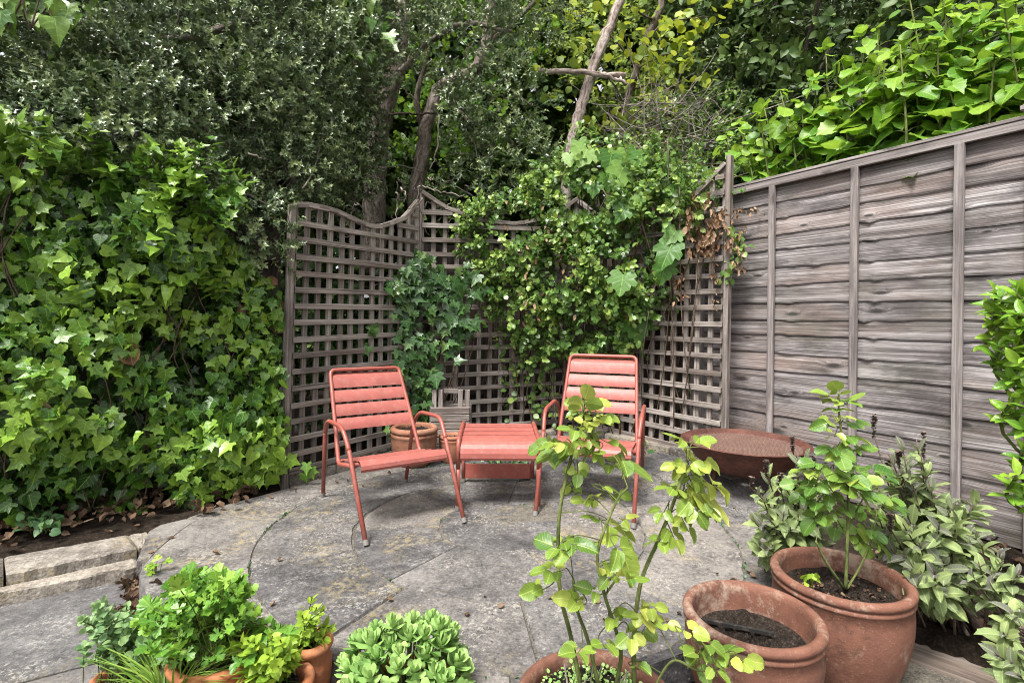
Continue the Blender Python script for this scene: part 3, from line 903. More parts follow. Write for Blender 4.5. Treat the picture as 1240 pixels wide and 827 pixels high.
# ---------------------------------------------------------------- trellis
def bil(c, u, v): return (c[0] * (1 - u) + c[1] * u) * (1 - v) + (c[2] * (1 - u) + c[3] * u) * v
def trellis(c, nh, nv, prof, label, group, ends=((.0, .0), (.0, .0)), rail=True, posth=None, low=.05):
    """c = BL, BR, TL, TR of the outer slats"""
    mid = (c[0] + c[1]) / 2
    t = empty('trellis_panel', (mid.x, mid.y, 0), label, 'trellis', group)
    d = (c[1] - c[0]).normalized(); nrm = Vector((d.y, -d.x, 0)).normalized()
    if nrm.y > 0: nrm = -nrm
    mb = MB()
    xs = [p[0] for p in prof]; hs2 = [p[1] for p in prof]
    H = (c[2] - c[0]).length
    top = lambda u: interp(u, xs, hs2)
    for k in range(nh):
        v = k / (nh - 1)
        a, b = bil(c, 0, v), bil(c, 1, v)
        j = lambda: Vector((0, 0, random.uniform(-.006, .006)))
        mb.bar(a + nrm * .010 + j(), b + nrm * .010 + j(), .037 + random.uniform(-.003, .003), .018, nrm, .06)
    # short slats that follow the concave top
    k = 1
    while k * H / (nh - 1) < max(hs2) - .03:
        h = k * H / (nh - 1)
        us = [i / 60 for i in range(61)]
        run = []
        for u in us + [None]:
            if u is not None and top(u) > h + .015: run.append(u)
            else:
                if len(run) > 3:
                    mb.bar(bil(c, run[0], 1) + UP * h + nrm * .010, bil(c, run[-1], 1) + UP * h + nrm * .010, .037, .018, nrm, .04)
                run = []
        k += 1
    for i in range(nv):
        u = i / (nv - 1)
        a, b = bil(c, u, 0), bil(c, u, 1)
        j = random.uniform(-.004, .004)
        mb.bar(a - UP * (low if 0 < i < nv - 1 else low + .06) - nrm * .010 + d * j, b + UP * (top(u) + .0) - nrm * .010 + d * j, .036, .018, nrm, .05)
    mb.build('lattice', M['trellis'], t, bevel=.002)
    if rail:
        mb = MB()
        pts = [bil(c, i / 14, 1) + UP * (top(i / 14) + .012) for i in range(15)]
        for dy, tk in ((.014, .018), (-.012, .016)):
            for i in range(14): mb.bar(pts[i] + nrm * dy - d * .004, pts[i + 1] + nrm * dy + d * .004, .032, tk, nrm)
        mb.build('top_rail', M['trellis'], t, bevel=.002)
    for (u, h0, h1) in (posth or []):
        mb = MB(); a, b = bil(c, u, 0), bil(c, u, 1); e = d * (-.028 if u < .5 else .028)
        a, b = a + e, b + e
        ax = (b - a).normalized()
        mb.bar(Vector((a.x, a.y, h0)) - ax * 0, b + ax * h1, .036, .045, nrm)
        mb.build('side_post', M['trellis'], t, bevel=.003)
    return t
GT = 'square-lattice trellis panels round the terrace'
zl, zr = 3.31, 4.22
TL = [D(348, 572, zl), D(504, 531, zr), D(358, 270, zl), D(505, 293, zr)]
trellis(TL, 16, 13, [(0, .10), (.04, .116), (.26, .112), (.54, .044), (.65, .06), (.87, .16), (1, .32)],
        'weathered square-lattice trellis panel with dipped top behind the left chair', GT, posth=[(0, -.08, .11)])
CB0, CB1 = Vector((-.755, 4.30, .12)), Vector((.57, 4.68, .16))
TCn = [CB0, CB1, Vector((-.755, 4.30, 1.82)), Vector((.57, 4.68, 1.86))]
trellis(TCn, 16, 15, [(0, .27), (.12, .16), (.35, .05), (.6, .03), (.85, .12), (1, .28)],
        'weathered square-lattice trellis panel at the back behind the footstool', GT)
RB1 = D(873, 530, 3.6); RB1.z = .13
RT1 = Vector((RB1.x + .01, RB1.y, 1.84))
TR = [Vector((.595, 4.66, .15)), RB1, Vector((.595, 4.66, 1.83)), RT1]
trellis(TR, 16, 15, [(0, .28), (.15, .12), (.4, .04), (.65, .04), (.85, .13), (1, .30)],
        'weathered square-lattice trellis panel behind the right chair with one tall post', GT, posth=[(1, .02, .36)])
sp = D(349, 480, 3.42)
post((sp.x, sp.y), D(349, 378, 3.42).z, .06, 'thin weathered stake between the ivy and the left trellis', cap=False, mat='trellis')

# ---------------------------------------------------------------- old boarded fences behind the planting
def board_fence(p, q, z0, z1, label, mat='oldfence', group='old dark boarded fences'):
    p, q = Vector(p), Vector(q); mid = (p + q) / 2
    t = empty('board_fence', (mid.x, mid.y, 0), label, 'fence', group)
    d = (q - p); L = d.length; d.normalize(); nn = Vector((-d.y, d.x, 0))
    mb = MB(); k = int(L / .125)
    for i in range(k):
        a = p + d * (L * (i + .5) / k)
        mb.bar(a + UP * z0 + nn * (.006 if i % 2 else -.006), a + UP * (z1 + random.uniform(-.01, .01)) + nn * (.006 if i % 2 else -.006), L / k + .012, .016, nn)
    mb.build('board_panel', M[mat], t)
    for h in (.4, z1 - .25):
        mb = MB(); mb.bar(p + UP * h + nn * .045, q + UP * h + nn * .045, .07, .04, nn)
        mb.build('rail', M[mat], t)
    return t
board_fence((1.38, 4.12, 0), (.72, 5.05, 0), -.05, 1.72, 'dark boarded fence seen through the right trellis')
board_fence((.70, 5.06, 0), (-.95, 4.78, 0), -.05, 1.74, 'dark boarded fence seen through the back trellis')
board_fence((-1.62, 3.62, 0), (-3.1, 2.72, 0), -.05, 1.72, 'dark boarded fence buried under the left ivy')
board_fence((-3.12, 2.70, 0), (-5.6, 1.18, 0), -.05, 1.72, 'dark boarded fence under the ivy beyond the left edge')
# ---------------------------------------------------------------- garden chairs
def children(o): return [c for c in bpy.data.objects if c.parent == o]
def copy_tree(o, parent=None):
    c = o.copy(); COL.objects.link(c)
    if parent is not None: c.parent = parent
    for ch in children(o): copy_tree(ch, c)
    return c

def ribbon(mb, sec, x0, x1, n=10, crown=0.0):
    """slat: closed cross-section (y,z) swept along x"""
    m = len(sec)
    vs, uvs = [], []
    for i in range(n + 1):
        x = x0 + (x1 - x0) * i / n
        for k, (y, z) in enumerate(sec):
            vs.append((x, y, z)); uvs.append((x, k * .02))
    fs = []
    for i in range(n):
        for k in range(m):
            k2 = (k + 1) % m
            fs.append((i * m + k, i * m + k2, (i + 1) * m + k2, (i + 1) * m + k))
    fs.append(tuple(reversed(range(m)))); fs.append(tuple(range(n * m, (n + 1) * m)))
    mb.add(vs, fs, uvs)

def curved_sec(pts, th):
    """thin closed section along a 2-D polyline"""
    P = [Vector((p[0], p[1])) for p in pts]
    up, dn = [], []
    for i, p in enumerate(P):
        d = (P[min(i + 1, len(P) - 1)] - P[max(i - 1, 0)]).normalized(); nn = Vector((-d.y, d.x))
        up.append(p + nn * th / 2); dn.append(p - nn * th / 2)
    return [tuple(p) for p in up] + [tuple(p) for p in reversed(dn)]

def make_chair(label):
    t = empty('garden_chair', (0, 0, 0), label, 'chair', 'red garden armchairs')
    R_ = .0115
    bb, bt = Vector((0, .135, .255)), Vector((0, .435, .738))          # back frame: foot and head (y, z)
    ax = (bt - bb).normalized(); nn = Vector((0, -ax.z, ax.y))          # nn: towards the sitter
    Lb = (bt - bb).length
    hw = .235
    # back frame: one bent tube that turns forward under the seat
    def P(x, y, z): return Vector((x, y, z))
    tw = .215
    path = fillet([P(-hw - .012, -.17, .312), P(-hw - .006, .135, .25), P(-tw, bt.y, bt.z), P(tw, bt.y, bt.z), P(hw + .006, .135, .25), P(hw + .012, -.17, .312)], .034, 8)
    mb = MB(); mb.tube(path, R_, 12); mb.build('back_frame', M['red'], t, smooth=True)
    mb = MB()
    for (a, b) in ((.012, .118), (.134, .208), (.223, .295), (.310, .380)):
        # distances from the top of the back
        pts = []
        for k in range(7):
            s = a + (b - a) * k / 6
            c = bt - ax * s
            bow = .006 * (1 - ((k - 3) / 3) ** 2) - .003
            if a < .03 and k < 2: bow -= .010 * (2 - k)
            pts.append((c.y + nn.y * bow, c.z + nn.z * bow))
        ins = hw - (hw - tw) * (1 - (a + b) / 2 / Lb) - .004
        ribbon(mb, curved_sec(pts, .004), -ins, ins, 8)
    mb.build('backrest', M['redslat_sheen'], t, smooth=False)
    # seat: four crosswise slats, the front one rolled down
    mb = MB()
    zs = lambda y: .327 + (-.19 - y) * .205
    for (a, b) in ((-.105, -.025), (-.012, .065), (.078, .15)):
        pts = [(a + (b - a) * k / 6, zs(a + (b - a) * k / 6) + .012 - .004 * math.sin(math.pi * k / 6)) for k in range(7)]
        ribbon(mb, curved_sec(list(reversed(pts)), .004), -hw + .002, hw - .002, 8)
    pts = [(-.118, zs(-.118) + .012), (-.16, zs(-.16) + .012), (-.195, .342), (-.215, .336), (-.228, .322), (-.232, .305), (-.226, .292)]
    ribbon(mb, curved_sec(pts, .004), -hw + .002, hw - .002, 8)
    mb.build('seat', M['redslat_sheen'], t, smooth=False)
    mb = MB(); mb.tube([P(-.262, -.165, .318), P(.262, -.165, .318)], .010, 10)
    mb.tube([P(-.245, .10, .25), P(.245, .10, .25)], .009, 10)
    mb.build('crossbar', M['red'], t, smooth=True)
    for s in (-1, 1):
        x0, x1 = s * .2575, s * .275
        full = fillet([P(x0, .395, .0), P(s * .27, .315, .40), P(x1 + s * .004, .235, .478), P(x1 + s * .004, -.055, .492), P(s * .268, -.135, .40), P(x0, -.395, .0)], .07, 8)
        arm = [p for p in full if p.z > .385]
        i0 = full.index(arm[0]); i1 = full.index(arm[-1])
        mb = MB(); mb.tube(arm, R_, 12); mb.build('armrest', M['red'], t, smooth=True)
        for pts in (full[:i0 + 1], full[i1:]):
            if pts[0].z > pts[-1].z: pts = list(reversed(pts))
            d = (pts[1] - pts[0]).normalized()
            pts = [pts[0] + d * (.022)] + pts[1:] if len(pts) > 2 else [pts[0] + d * .022, pts[1]]
            mb = MB(); mb.tube(pts, R_, 12); lg = mb.build('leg', M['red'], t, smooth=True)
            mb = MB(); f0 = pts[0] - d * .022; mb.tube([Vector((f0.x, f0.y, .001)), f0 + d * .026], .0135, 12); mb.build('foot_cap', M['rubber'], lg, smooth=False)
    return t

def seat_chair(t, fl, fr, tilt=0.0):
    mid = (fl + fr) / 2; wv = (fr - fl); a = math.atan2(wv.y, wv.x)
    t.rotation_euler = (tilt, 0, a)
    back = Vector((-math.sin(a), math.cos(a), 0))
    t.location = mid + back * .395 * math.cos(tilt) + UP * (.395 * math.sin(tilt))
ch1 = make_chair('red metal slatted garden armchair to the left of the footstool')
ch2 = copy_tree(ch1); ch2['label'] = 'red metal slatted garden armchair to the right of the footstool, behind the rose stems'
fl, fr = G(443, 661), G(563, 633)
seat_chair(ch1, fl, fr)
fl2, fr2 = G(648, 625), G(767, 640)
seat_chair(ch2, fl2, fr2, math.asin(.085 / .79))

# ---------------------------------------------------------------- footstool
fs0, fs1 = G(556, 617), G(650, 617)
fsr0, fsr1 = G(562, 585), G(634, 583)
fsm = (fs0 + fs1) / 2
wv = Vector((.999, .03, 0)).normalized(); a = math.atan2(wv.y, wv.x)
ft = empty('footstool', (0, 0, 0), 'low red metal footstool with slatted rolled top between the two chairs', 'footstool')
hw, dp = .212, .47
mb = MB()
zt = .372
def zz(y): return zt + .012 * (y / dp)
for (p, q) in ((.365, .45), (.265, .35), (.165, .25)):
    ribbon(mb, curved_sec([(q - (q - p) * k / 5, zz(q - (q - p) * k / 5)) for k in range(6)], .004), -hw, hw, 6)
pts = [(.15, zz(.15)), (.08, zz(.08)), (.04, zt - .004), (.015, zt - .016), (-.002, zt - .035), (-.010, zt - .06), (-.010, zt - .085), (-.004, zt - .098)]
ribbon(mb, curved_sec(pts, .004), -hw, hw, 6)
pts = [(.498, zt - .075), (.502, zt - .05), (.495, zt - .02), (.478, zt + .004), (.462, zt + .012)]
ribbon(mb, curved_sec(pts, .004), -hw, hw, 6)
mb.build('seat', M['redslat_sheen'], ft)
for s in (-1, 1):
    x = s * (hw + .012)
    rail = fillet([Vector((x, .014, .22)), Vector((x, .004, zt - .02)), Vector((x, .03, zt + .012)), Vector((x, .46, zt + .022)), Vector((x, .492, zt - .01)), Vector((x, .492, .22))], .03, 6)
    mb = MB(); mb.tube(rail, .0125, 12); mb.build('side_rail', M['red'], ft, smooth=True)
    for (y0, y1) in ((.014, -.005), (.492, .495)):
        mb = MB(); mb.tube([Vector((x, y1, .02)), Vector((x, y0, .222))], .0125, 12); lg = mb.build('leg', M['red'], ft, smooth=True)
        mb = MB(); mb.tube([Vector((x, y1, .001)), Vector((x, y1, .024))], .0138, 12); mb.build('foot_cap', M['rubber'], lg)
mb = MB(); mb.bar((-hw, .493, .072), (hw, .493, .072), .095, .006, (0, 1, 0)); mb.build('rear_panel', M['red'], ft, bevel=.002)
ft.location = fsm; ft.rotation_euler = (0, 0, a)

# ---------------------------------------------------------------- fire pit
fc = D(901, 534, 3.16)
fz = zoff(fc.x, fc.y) * .9
fp = empty('fire_pit', (fc.x, fc.y, fz), 'round rusty steel fire bowl with wire grille beside the right fence', 'fire pit')
rz_ = fc.z; rr_ = .365
c = (fc.x, fc.y, 0)
mb = MB()
zb = fz + .075
prof = [(.02, zb), (.10, zb + .008), (.19, zb + .04), (.28, zb + .10), (.335, rz_ - .03), (.338, rz_ - .02), (.328, rz_ - .02), (.272, zb + .106), (.185, zb + .048), (.10, zb + .016), (.02, zb + .008)]
mb.lathe(prof, 72, c, close=True)
mb.build('bowl', M['rust'], fp, smooth=True)
mb = MB(); mb.lathe([(.318, rz_ - .034), (.336, rz_ - .030), (rr_, rz_ - .004), (rr_ + .003, rz_), (rr_ - .004, rz_ + .004), (.320, rz_ - .024)], 72, c, close=True); mb.build('rim', M['rust'], fp, smooth=False)
mb = MB()
g = .316
for dirn in (R(58), R(-52)):
    u = Vector((math.cos(dirn), math.sin(dirn), 0)); v = Vector((-u.y, u.x, 0))
    k = -13
    while k <= 13:
        o_ = k * .0225; h = math.sqrt(max(0, g * g - o_ * o_))
        if h > .03:
            b = Vector((fc.x, fc.y, rz_ - .024))
            mb.tube([b + v * o_ - u * h + UP * (0 if dirn > 0 else .0035), b + v * o_ + u * h + UP * (0 if dirn > 0 else .0035)], .0021, 5)
        k += 1
mb.build('wire_grille', M['wire'], fp)
for k in range(3):
    an = R(-90 + 35 + 120 * k)
    d = Vector((math.cos(an), math.sin(an), 0)); b = Vector((fc.x, fc.y, fz))
    mb = MB(); mb.tube([b + d * .205 + UP * .001, b + d * .175 + UP * .115], .012, 8); mb.build('leg', M['rust'], fp, smooth=True)

# ---------------------------------------------------------------- pots
def pot_profile(r, h, lip=.03, wall=.02, base=.68, bulge=.0, dbl=True):
    """outer wall from base to lip, then down inside; z from 0 to h"""
    o = [(.001, 0), (r * base * .94, 0), (r * base, .006)]
    for k in range(1, 9):
        t = k / 9
        o.append((r * (base + (.955 - base) * (math.sin(t * math.pi / 2) ** .85)) + bulge * math.sin(t * math.pi), .006 + (h - lip * 1.75 - .006) * t))
    zt_ = h - lip * 1.6
    if dbl:
        o += [(r * .955, zt_), (r * .972, zt_ + lip * .10), (r * .985, zt_ + lip * .28), (r * .972, zt_ + lip * .46), (r * .962, zt_ + lip * .55)]
    for k in range(9):
        a = -math.pi / 2 + math.pi * k / 8
        o.append((r - lip * .55 + lip * .55 * math.cos(a) + 0, h - lip * .5 + lip * .5 * math.sin(a)))
    o += [(r - lip * .95, h - lip * .2), (r - wall - lip * .35, h - lip * .9)]
    o += [(r - wall - lip * .45, h * .75), (r * .86 - wall, h * .45), (.001, h * .43)]
    return o
def pot(name, x, y, z0, r, h, mat, label, cat, soilz=.8, group=None, **kw):
    t = empty(name, (x, y, z0), label, cat, group)
    mb = MB(); mb.lathe(pot_profile(r, h, **kw), 72, (x, y, z0)); p = mb.build('pot', M[mat], t, smooth=True)
    mb = MB(); mb.disc(r - kw.get('wall', .02) - .014 - kw.get('lip', .03) * .3, z0 + h * soilz, (x, y, 0), 60, .015, 12, 4); mb.build('compost', M['compost'], t, smooth=True)
    return t

def px_depth(px, d):  # x at a depth on the horizon
    return ray(px, 388)[0] * d
EP = Vector((.729, 1.557, LEV)); rE = .198
pot_e = pot('terracotta_pot', EP.x, EP.y, LEV, rE, .192 - LEV, 'terra', 'wide terracotta pot holding only bare compost and a dark stick, between the two rose pots', 'plant pot', .72, 'large terracotta pots', base=.66, bulge=.006)
mb = MB()
sp = LEV + (.192 - LEV) * .72
mb.bar((EP.x - .13, EP.y + .055, sp + .024), (EP.x + .06, EP.y - .012, sp + .022), .012, .009, (0.1, 0, 1)); mb.build('stick', M['black'], pot_e)
RP = Vector((1.111, 1.747, LEV)); rR = .211; hR = .220 - LEV
rosepot = pot('potted_rose', RP.x, RP.y, LEV, rR, hR, 'terra', 'rose bush with one tall green shoot in the tallest terracotta pot, beside the sage', 'potted plant', .80, 'potted roses', base=.70, bulge=.008)
FPp = Vector((.21, 1.225, LEV)); rF = .192
frontrose = pot('potted_rose', FPp.x, FPp.y, LEV, rF, .168 - LEV, 'terra', 'leggy rose with yellowing leaves in a terracotta pot at the bottom edge', 'potted plant', .90, 'potted roses', base=.70, bulge=.008)
SP1 = G(504, 557, .0); SP1.z = 0
pk = G(504, 556, 0.02)
pot('terracotta_pot', -.70, 3.78, .0, .172, .275, 'terra2', 'plain terracotta pot with a broad collar behind the left chair', 'plant pot', .88, 'small empty terracotta pots', base=.66, lip=.045, dbl=True)
pot('terracotta_pot', -.435, 3.86, .0, .098, .20, 'terra2', 'smallest empty terracotta pot, between the wider pot and the footstool', 'plant pot', .85, 'small empty terracotta pots', base=.7, lip=.03)

# slatted wooden box behind the footstool
bx = empty('wooden_planter', (-.47, 4.10, 0), 'weathered grey slatted wooden planter box standing against the back trellis', 'planter box')
mb = MB()
for k in range(6): mb.bar((-.62, 4.02, .055 + k * .058), (-.325, 4.06, .055 + k * .058), .052, .02, (.1, -1, 0), .04)
for k in range(6): mb.bar((-.62, 4.17, .055 + k * .058), (-.325, 4.21, .055 + k * .058), .052, .02, (.1, -1, 0), .04)
for k in range(6): mb.bar((-.325, 4.07, .055 + k * .058), (-.325, 4.20, .055 + k * .058), .052, .02, (1, 0, 0), .04)
for k in range(6): mb.bar((-.62, 4.03, .055 + k * .058), (-.62, 4.16, .055 + k * .058), .052, .02, (1, 0, 0), .04)
mb.build('side_boards', M['trellis'], bx, bevel=.003)
for x in (-.605, -.555, -.40, -.345):
    mb = MB(); mb.bar((x, 4.10, .03), (x + .002, 4.10, .50), .036, .03, (0, -1, 0)); mb.build('upright', M['trellis'], bx, bevel=.003)
mb = MB(); mb.bar((-.53, 4.10, .49), (-.42, 4.105, .49), .035, .028, (0, -1, 0)); mb.build('top_bar', M['trellis'], bx, bevel=.003)
# ================================================================ PLANTS
V3 = lambda *a: Vector(a)
def rvec(s=1.0): return Vector((random.gauss(0, s), random.gauss(0, s), random.gauss(0, s)))
def ell(cx, cy, rx, ry):
    while True:
        a, b = random.uniform(-1, 1), random.uniform(-1, 1)
        if a * a + b * b < 1: return cx + a * rx, cy + b * ry
def arr(L): return np.array([tuple(p) for p in L], float)

# ---------------------------------------------------------------- ivy wall on the left
ivy = empty('ivy', (-2.2, 2.9, 0), 'tall glossy green ivy wall smothering the left boundary beside the left trellis', 'ivy')
wall_pts = [V3(-1.56, 3.36, 0), V3(-1.72, 3.16, 0), V3(-2.5, 2.55, 0), V3(-3.6, 1.78, 0), V3(-5.2, .75, 0)]
wl = [0]
for a, b in zip(wall_pts[:-1], wall_pts[1:]): wl.append(wl[-1] + (b - a).length)
wx = [p.x for p in wall_pts]; wy = [p.y for p in wall_pts]
def wall_at(s): return np.interp(s, wl, wx), np.interp(s, wl, wy)
def ivy_top(s): return np.interp(s, [0, .25, .6, .9, 1.2, 1.6, 5], [1.22, 1.48, 1.72, 1.92, 2.06, 2.12, 2.2])
def ivy_bot(s, q): return np.interp(s, [0, .3, .55, .8, 1.2, 1.5, 5], [.06, .03, .0, -.01, .06, .10, .12]) 
def ivy_pts(n, lo=-.02, hi=.2):
    s = rng.uniform(0, wl[-1] * 1.0, n) ** 1.0
    s = np.where(rng.random(n) < .72, rng.uniform(0, 2.3, n), s)
    z = rng.random(n); zb = ivy_bot(s, 0); zt_ = ivy_top(s); z = zb + (zt_ - zb) * np.where(rng.random(n) < .25, z, z ** 1.12)
    x, y = wall_at(s)
    x2, y2 = wall_at(s + .05); dx, dy = x2 - x, y2 - y; L = np.hypot(dx, dy); nx, ny = dy / L, -dx / L
    flip = np.sign(nx * (-x) + ny * (-y)); nx *= flip; ny *= flip
    bump = .07 * np.sin(s * 5.3 + z * 3) + .06 * np.sin(z * 6.1 - s * 2.2) + .04 * np.sin(s * 13 + 1) * np.sin(z * 11)
    bump = bump + .04 * (1 - np.clip(np.abs(z - .55) / .75, 0, 1))
    t = np.clip((z - 1.0) / 1.0, 0, 1); bump = (bump - .05 * t) * np.clip(.55 + s * 1.2, 0, 1)
    dep = lo + (hi - lo) * rng.random(n) ** .7
    P = np.stack([x + nx * (bump + dep), y + ny * (bump + dep), z], 1)
    O = np.stack([nx, ny, np.zeros(n)], 1)
    return P, O, s, z, dep
L = Leaves()
P, O, s, z, dep = ivy_pts(8800, -.12, .17)
hole = np.sin(s * 7.1 + 2 * np.sin(z * 3.1)) * np.sin(z * 8.3 + 1.5 * np.sin(s * 4)) + .5 * np.sin(s * 17) * np.sin(z * 15)
kp = (hole > -.66) | (dep < -.06)
P, O, s, z, dep = P[kp], O[kp], s[kp], z[kp], dep[kp]
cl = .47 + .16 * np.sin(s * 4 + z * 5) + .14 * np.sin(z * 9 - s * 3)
tint = np.clip(cl + (dep - .04) * 1.9 + rng.normal(0, .22, len(P)), 0, 1)  # deeper leaves coloured darker, shade of the gaps put into the tint
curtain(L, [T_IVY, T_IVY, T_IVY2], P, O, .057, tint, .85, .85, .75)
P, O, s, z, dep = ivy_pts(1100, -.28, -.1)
curtain(L, [T_IVY, T_IVY2], P, O, .095, np.clip(rng.normal(.15, .12, len(P)), 0, 1), .9, .4, .5)  # inner leaves coloured dark for the shade behind the outer ones
# lighter upright shoots standing out of the upper face
n = 60
P, O, s, z, dep = ivy_pts(n, .12, .2); z2 = P[:, 2] > 1.0
sprigs(L, T_IVY2, P[z2], O[z2] * .55 + np.array([[0, 0, 1.]]) + rng.normal(0, .35, (z2.sum(), 3)), .22, 6, .075, 70, .4, (.78, .12), .2)
# stray sprig through the foot of the trellis
for q in ((372, 560), (368, 572), (376, 566)): L.one(T_IVY, D(q[0], q[1], 3.26), rvec(.3) - UP * .6 + V3(0, -.4, 0), V3(0, -1, .5), .075, .6)
for (cx, cy) in [ell(250, 215, 62, 48) for k in range(34)] + [ell(180, 190, 50, 35) for k in range(12)] + [ell(90, 175, 60, 25) for k in range(10)]:
    dd = np.interp(cx, [0, 340], [2.55, 3.15]) - random.uniform(0, .15); p = D(cx, cy, dd)
    sprigs(L, T_IVY2 if random.random() < .6 else T_IVY, [tuple(p - UP * .12)], [(random.gauss(.05, .5), -.35, random.uniform(.2, 1))], random.uniform(.14, .24), 7, .072, 72, .6, (.55, .2), .35)
L.build('foliage', M['ivy'], ivy)
mb = MB()
for k in range(36):
    s0_ = random.uniform(.05, 2.6); zt_ = float(ivy_top(s0_)) * random.uniform(.6, .95)
    x, y = wall_at(s0_); pts = []
    for i in range(7):
        s1 = s0_ + .12 * math.sin(i * .9 + k); x, y = wall_at(max(0, s1)); zz_ = .02 + (zt_ - .02) * i / 6
        pts.append(V3(x + .62 * .10 * random.uniform(.0, 1.2), y - .8 * .06 * random.uniform(0, 1.0), zz_))
    mb.tube(curve(pts, 3), .0042, 5)
mb.build('stems', M['woodystem'], ivy, smooth=True)
L = Leaves()
P, O, s, z, dep = ivy_pts(60, .02, .10)
m = (np.abs(z - 1.1 + .2 * s) < .35) & (s < 2.4)
curtain(L, [T_LITTER], P[m], O[m], .085, rng.uniform(.2, .8, m.sum()), .9, .3, .6)
L.build('brown_leaves', M['dead'], ivy)

# ---------------------------------------------------------------- holly mass above the ivy
def tree_tubes(mb, paths):
    for pts, r0, r1 in paths:
        c = curve(pts, 6); n = len(c)
        mb.tube([p + rvec(.006) for p in c], [(r0 + (r1 - r0) * i / (n - 1)) * random.uniform(.93, 1.07) for i in range(n)], 10)

holly = empty('holly_tree', tuple(D(455, 270, 5.1).xy) + (0,), 'big dark holly tree with grey trunk overhanging the ivy and left trellis', 'tree')
HB = [ (D(40, 70, 3.1), .62, .55, .50), (D(150, 40, 3.3), .6, .5, .5), (D(130, 130, 3.1), .55, .40, .36), (D(260, 70, 3.6), .62, .5, .55),
       (D(235, 150, 3.4), .50, .40, .36), (D(330, 120, 3.8), .55, .42, .60), (D(345, 205, 3.75), .38, .32, .36), (D(300, 250, 3.55), .22, .2, .26), (D(395, 70, 4.1), .5, .4, .55), (D(400, 170, 4.2), .40, .32, .52),
       (D(30, -60, 3.2), .7, .6, .5), (D(200, -60, 3.6), .8, .6, .6), (D(-120, 60, 2.8), .6, .5, .5), (D(-90, -40, 2.8), .6, .5, .5), (D(360, -40, 4.2), .8, .6, .6) ]
HB = [(tuple(b[0]), (b[1], b[2], b[3])) for b in HB]
L = Leaves()
HB += [(tuple(D(60, 150, 2.75)), (.36, .2, .16)), (tuple(D(225, 225, 3.05)), (.20, .14, .13)), (tuple(D(305, 280, 3.2)), (.24, .16, .22)), (tuple(D(140, 165, 2.9)), (.3, .2, .14))]
P, Nn = blob_shell(HB, 6500, .45, -.3)
Dr = Nn + np.array([[0, 0, .35]]) + rng.normal(0, .35, P.shape)
cl = .42 + .16 * np.sin(P[:, 0] * 7 + P[:, 2] * 5) + .1 * np.sin(P[:, 2] * 17)
for lo, hi in ((0, .35), (.35, .5), (.5, 2)):
    m = (cl >= lo) & (cl < hi)
    sprigs(L, T_HOLLY, P[m], Dr[m], rng.uniform(.08, .16, m.sum()), 12, .043, 62, .3, (float(np.clip(cl[m].mean(), .2, .7)), .15), .55, .3)
# hanging sprays in front of the trunks, right part of the tree
HB2 = [(D(450, 60, 4.7), .42, .3, .42), (D(560, 60, 4.6), .50, .35, .42), (D(600, 120, 4.6), .40, .3, .3), (D(545, 130, 4.5), .28, .25, .25), (D(520, 215, 4.6), .22, .2, .18), (D(470, 205, 4.55), .16, .15, .22), (D(620, 190, 4.7), .36, .3, .30), (D(405, 250, 4.2), .18, .16, .16), (D(420, 215, 4.4), .22, .2, .18), (D(560, 235, 4.7), .24, .2, .22),
       (D(500, -30, 4.7), .7, .5, .4), (D(640, -20, 4.8), .5, .4, .5), (D(570, 5, 4.5), .4, .3, .3)]
HB2 = [(tuple(b[0]), (b[1], b[2], b[3])) for b in HB2]
P, Nn = blob_shell(HB2, 1700, .6, -.5)
qx = 620 + 630 * P[:, 0] / P[:, 1]; qy = 388 - 630 * (P[:, 2] - 1.05) / P[:, 1]
kp = ~(((np.abs(qx - 466) < 24) & (qy > 70) & (qy < 290)) | ((np.abs(qx - 515) < 16) & (qy > 95) & (qy < 240)))
P, Nn = P[kp], Nn[kp]
sprigs(L, T_HOLLY, P, Nn + np.array([[0, 0, .1]]) + rng.normal(0, .5, P.shape), rng.uniform(.1, .2, len(P)), 12, .044, 60, .3, (.45, .2), .5, .35)
L.build('crown', M['holly'], holly)
mb = MB()
tree_tubes(mb, [([D(452, 330, 5.1), D(453, 270, 5.1), D(455, 205, 5.1), D(463, 140, 5.1), D(480, 80, 5.15), D(488, 0, 5.2), D(500, -90, 5.2)], .12, .075)])
trk = mb.build('trunk', M['holm'], holly, smooth=True)
mb = MB()
pth_ = [([D(461, 150, 5.1), D(440, 90, 4.9), D(400, 40, 4.5), D(340, 20, 4.1), D(250, 40, 3.7), D(150, 60, 3.4)], .05, .02),
        ([D(470, 110, 5.1), D(510, 60, 5.0), D(560, 30, 4.8), D(620, 40, 4.7)], .045, .015),
        ([D(480, 60, 5.1), D(430, -20, 4.8), D(330, -60, 4.2), D(150, -60, 3.5), D(0, -40, 3.2)], .05, .02)]
for k in range(70):
    b = random.choice(HB2[:10]); c = Vector(b[0]) + rvec(.18); a = c + V3(random.gauss(0, .25), .1, random.gauss(-.05, .2))
    pth_.append(([c, (a + c) / 2 + rvec(.04), a], .007, .004))
for k in range(50):
    b = random.choice(HB[4:10]); c = Vector(b[0]) + rvec(.15); a = c + rvec(.22)
    pth_.append(([c, (a + c) / 2 + rvec(.04), a], .006, .003))
for k in range(26):   # bare drooping twigs just above the trellis top
    c = D(random.uniform(300, 520), random.uniform(215, 250), random.uniform(3.7, 4.6)); a = c + V3(random.gauss(0, .16), random.gauss(0, .1), random.gauss(-.10, .08))
    pth_.append(([c, (a + c) / 2 + rvec(.03), a], .005, .003))
tree_tubes(mb, pth_); mb.build('branches', M['twig'], holly, smooth=True)

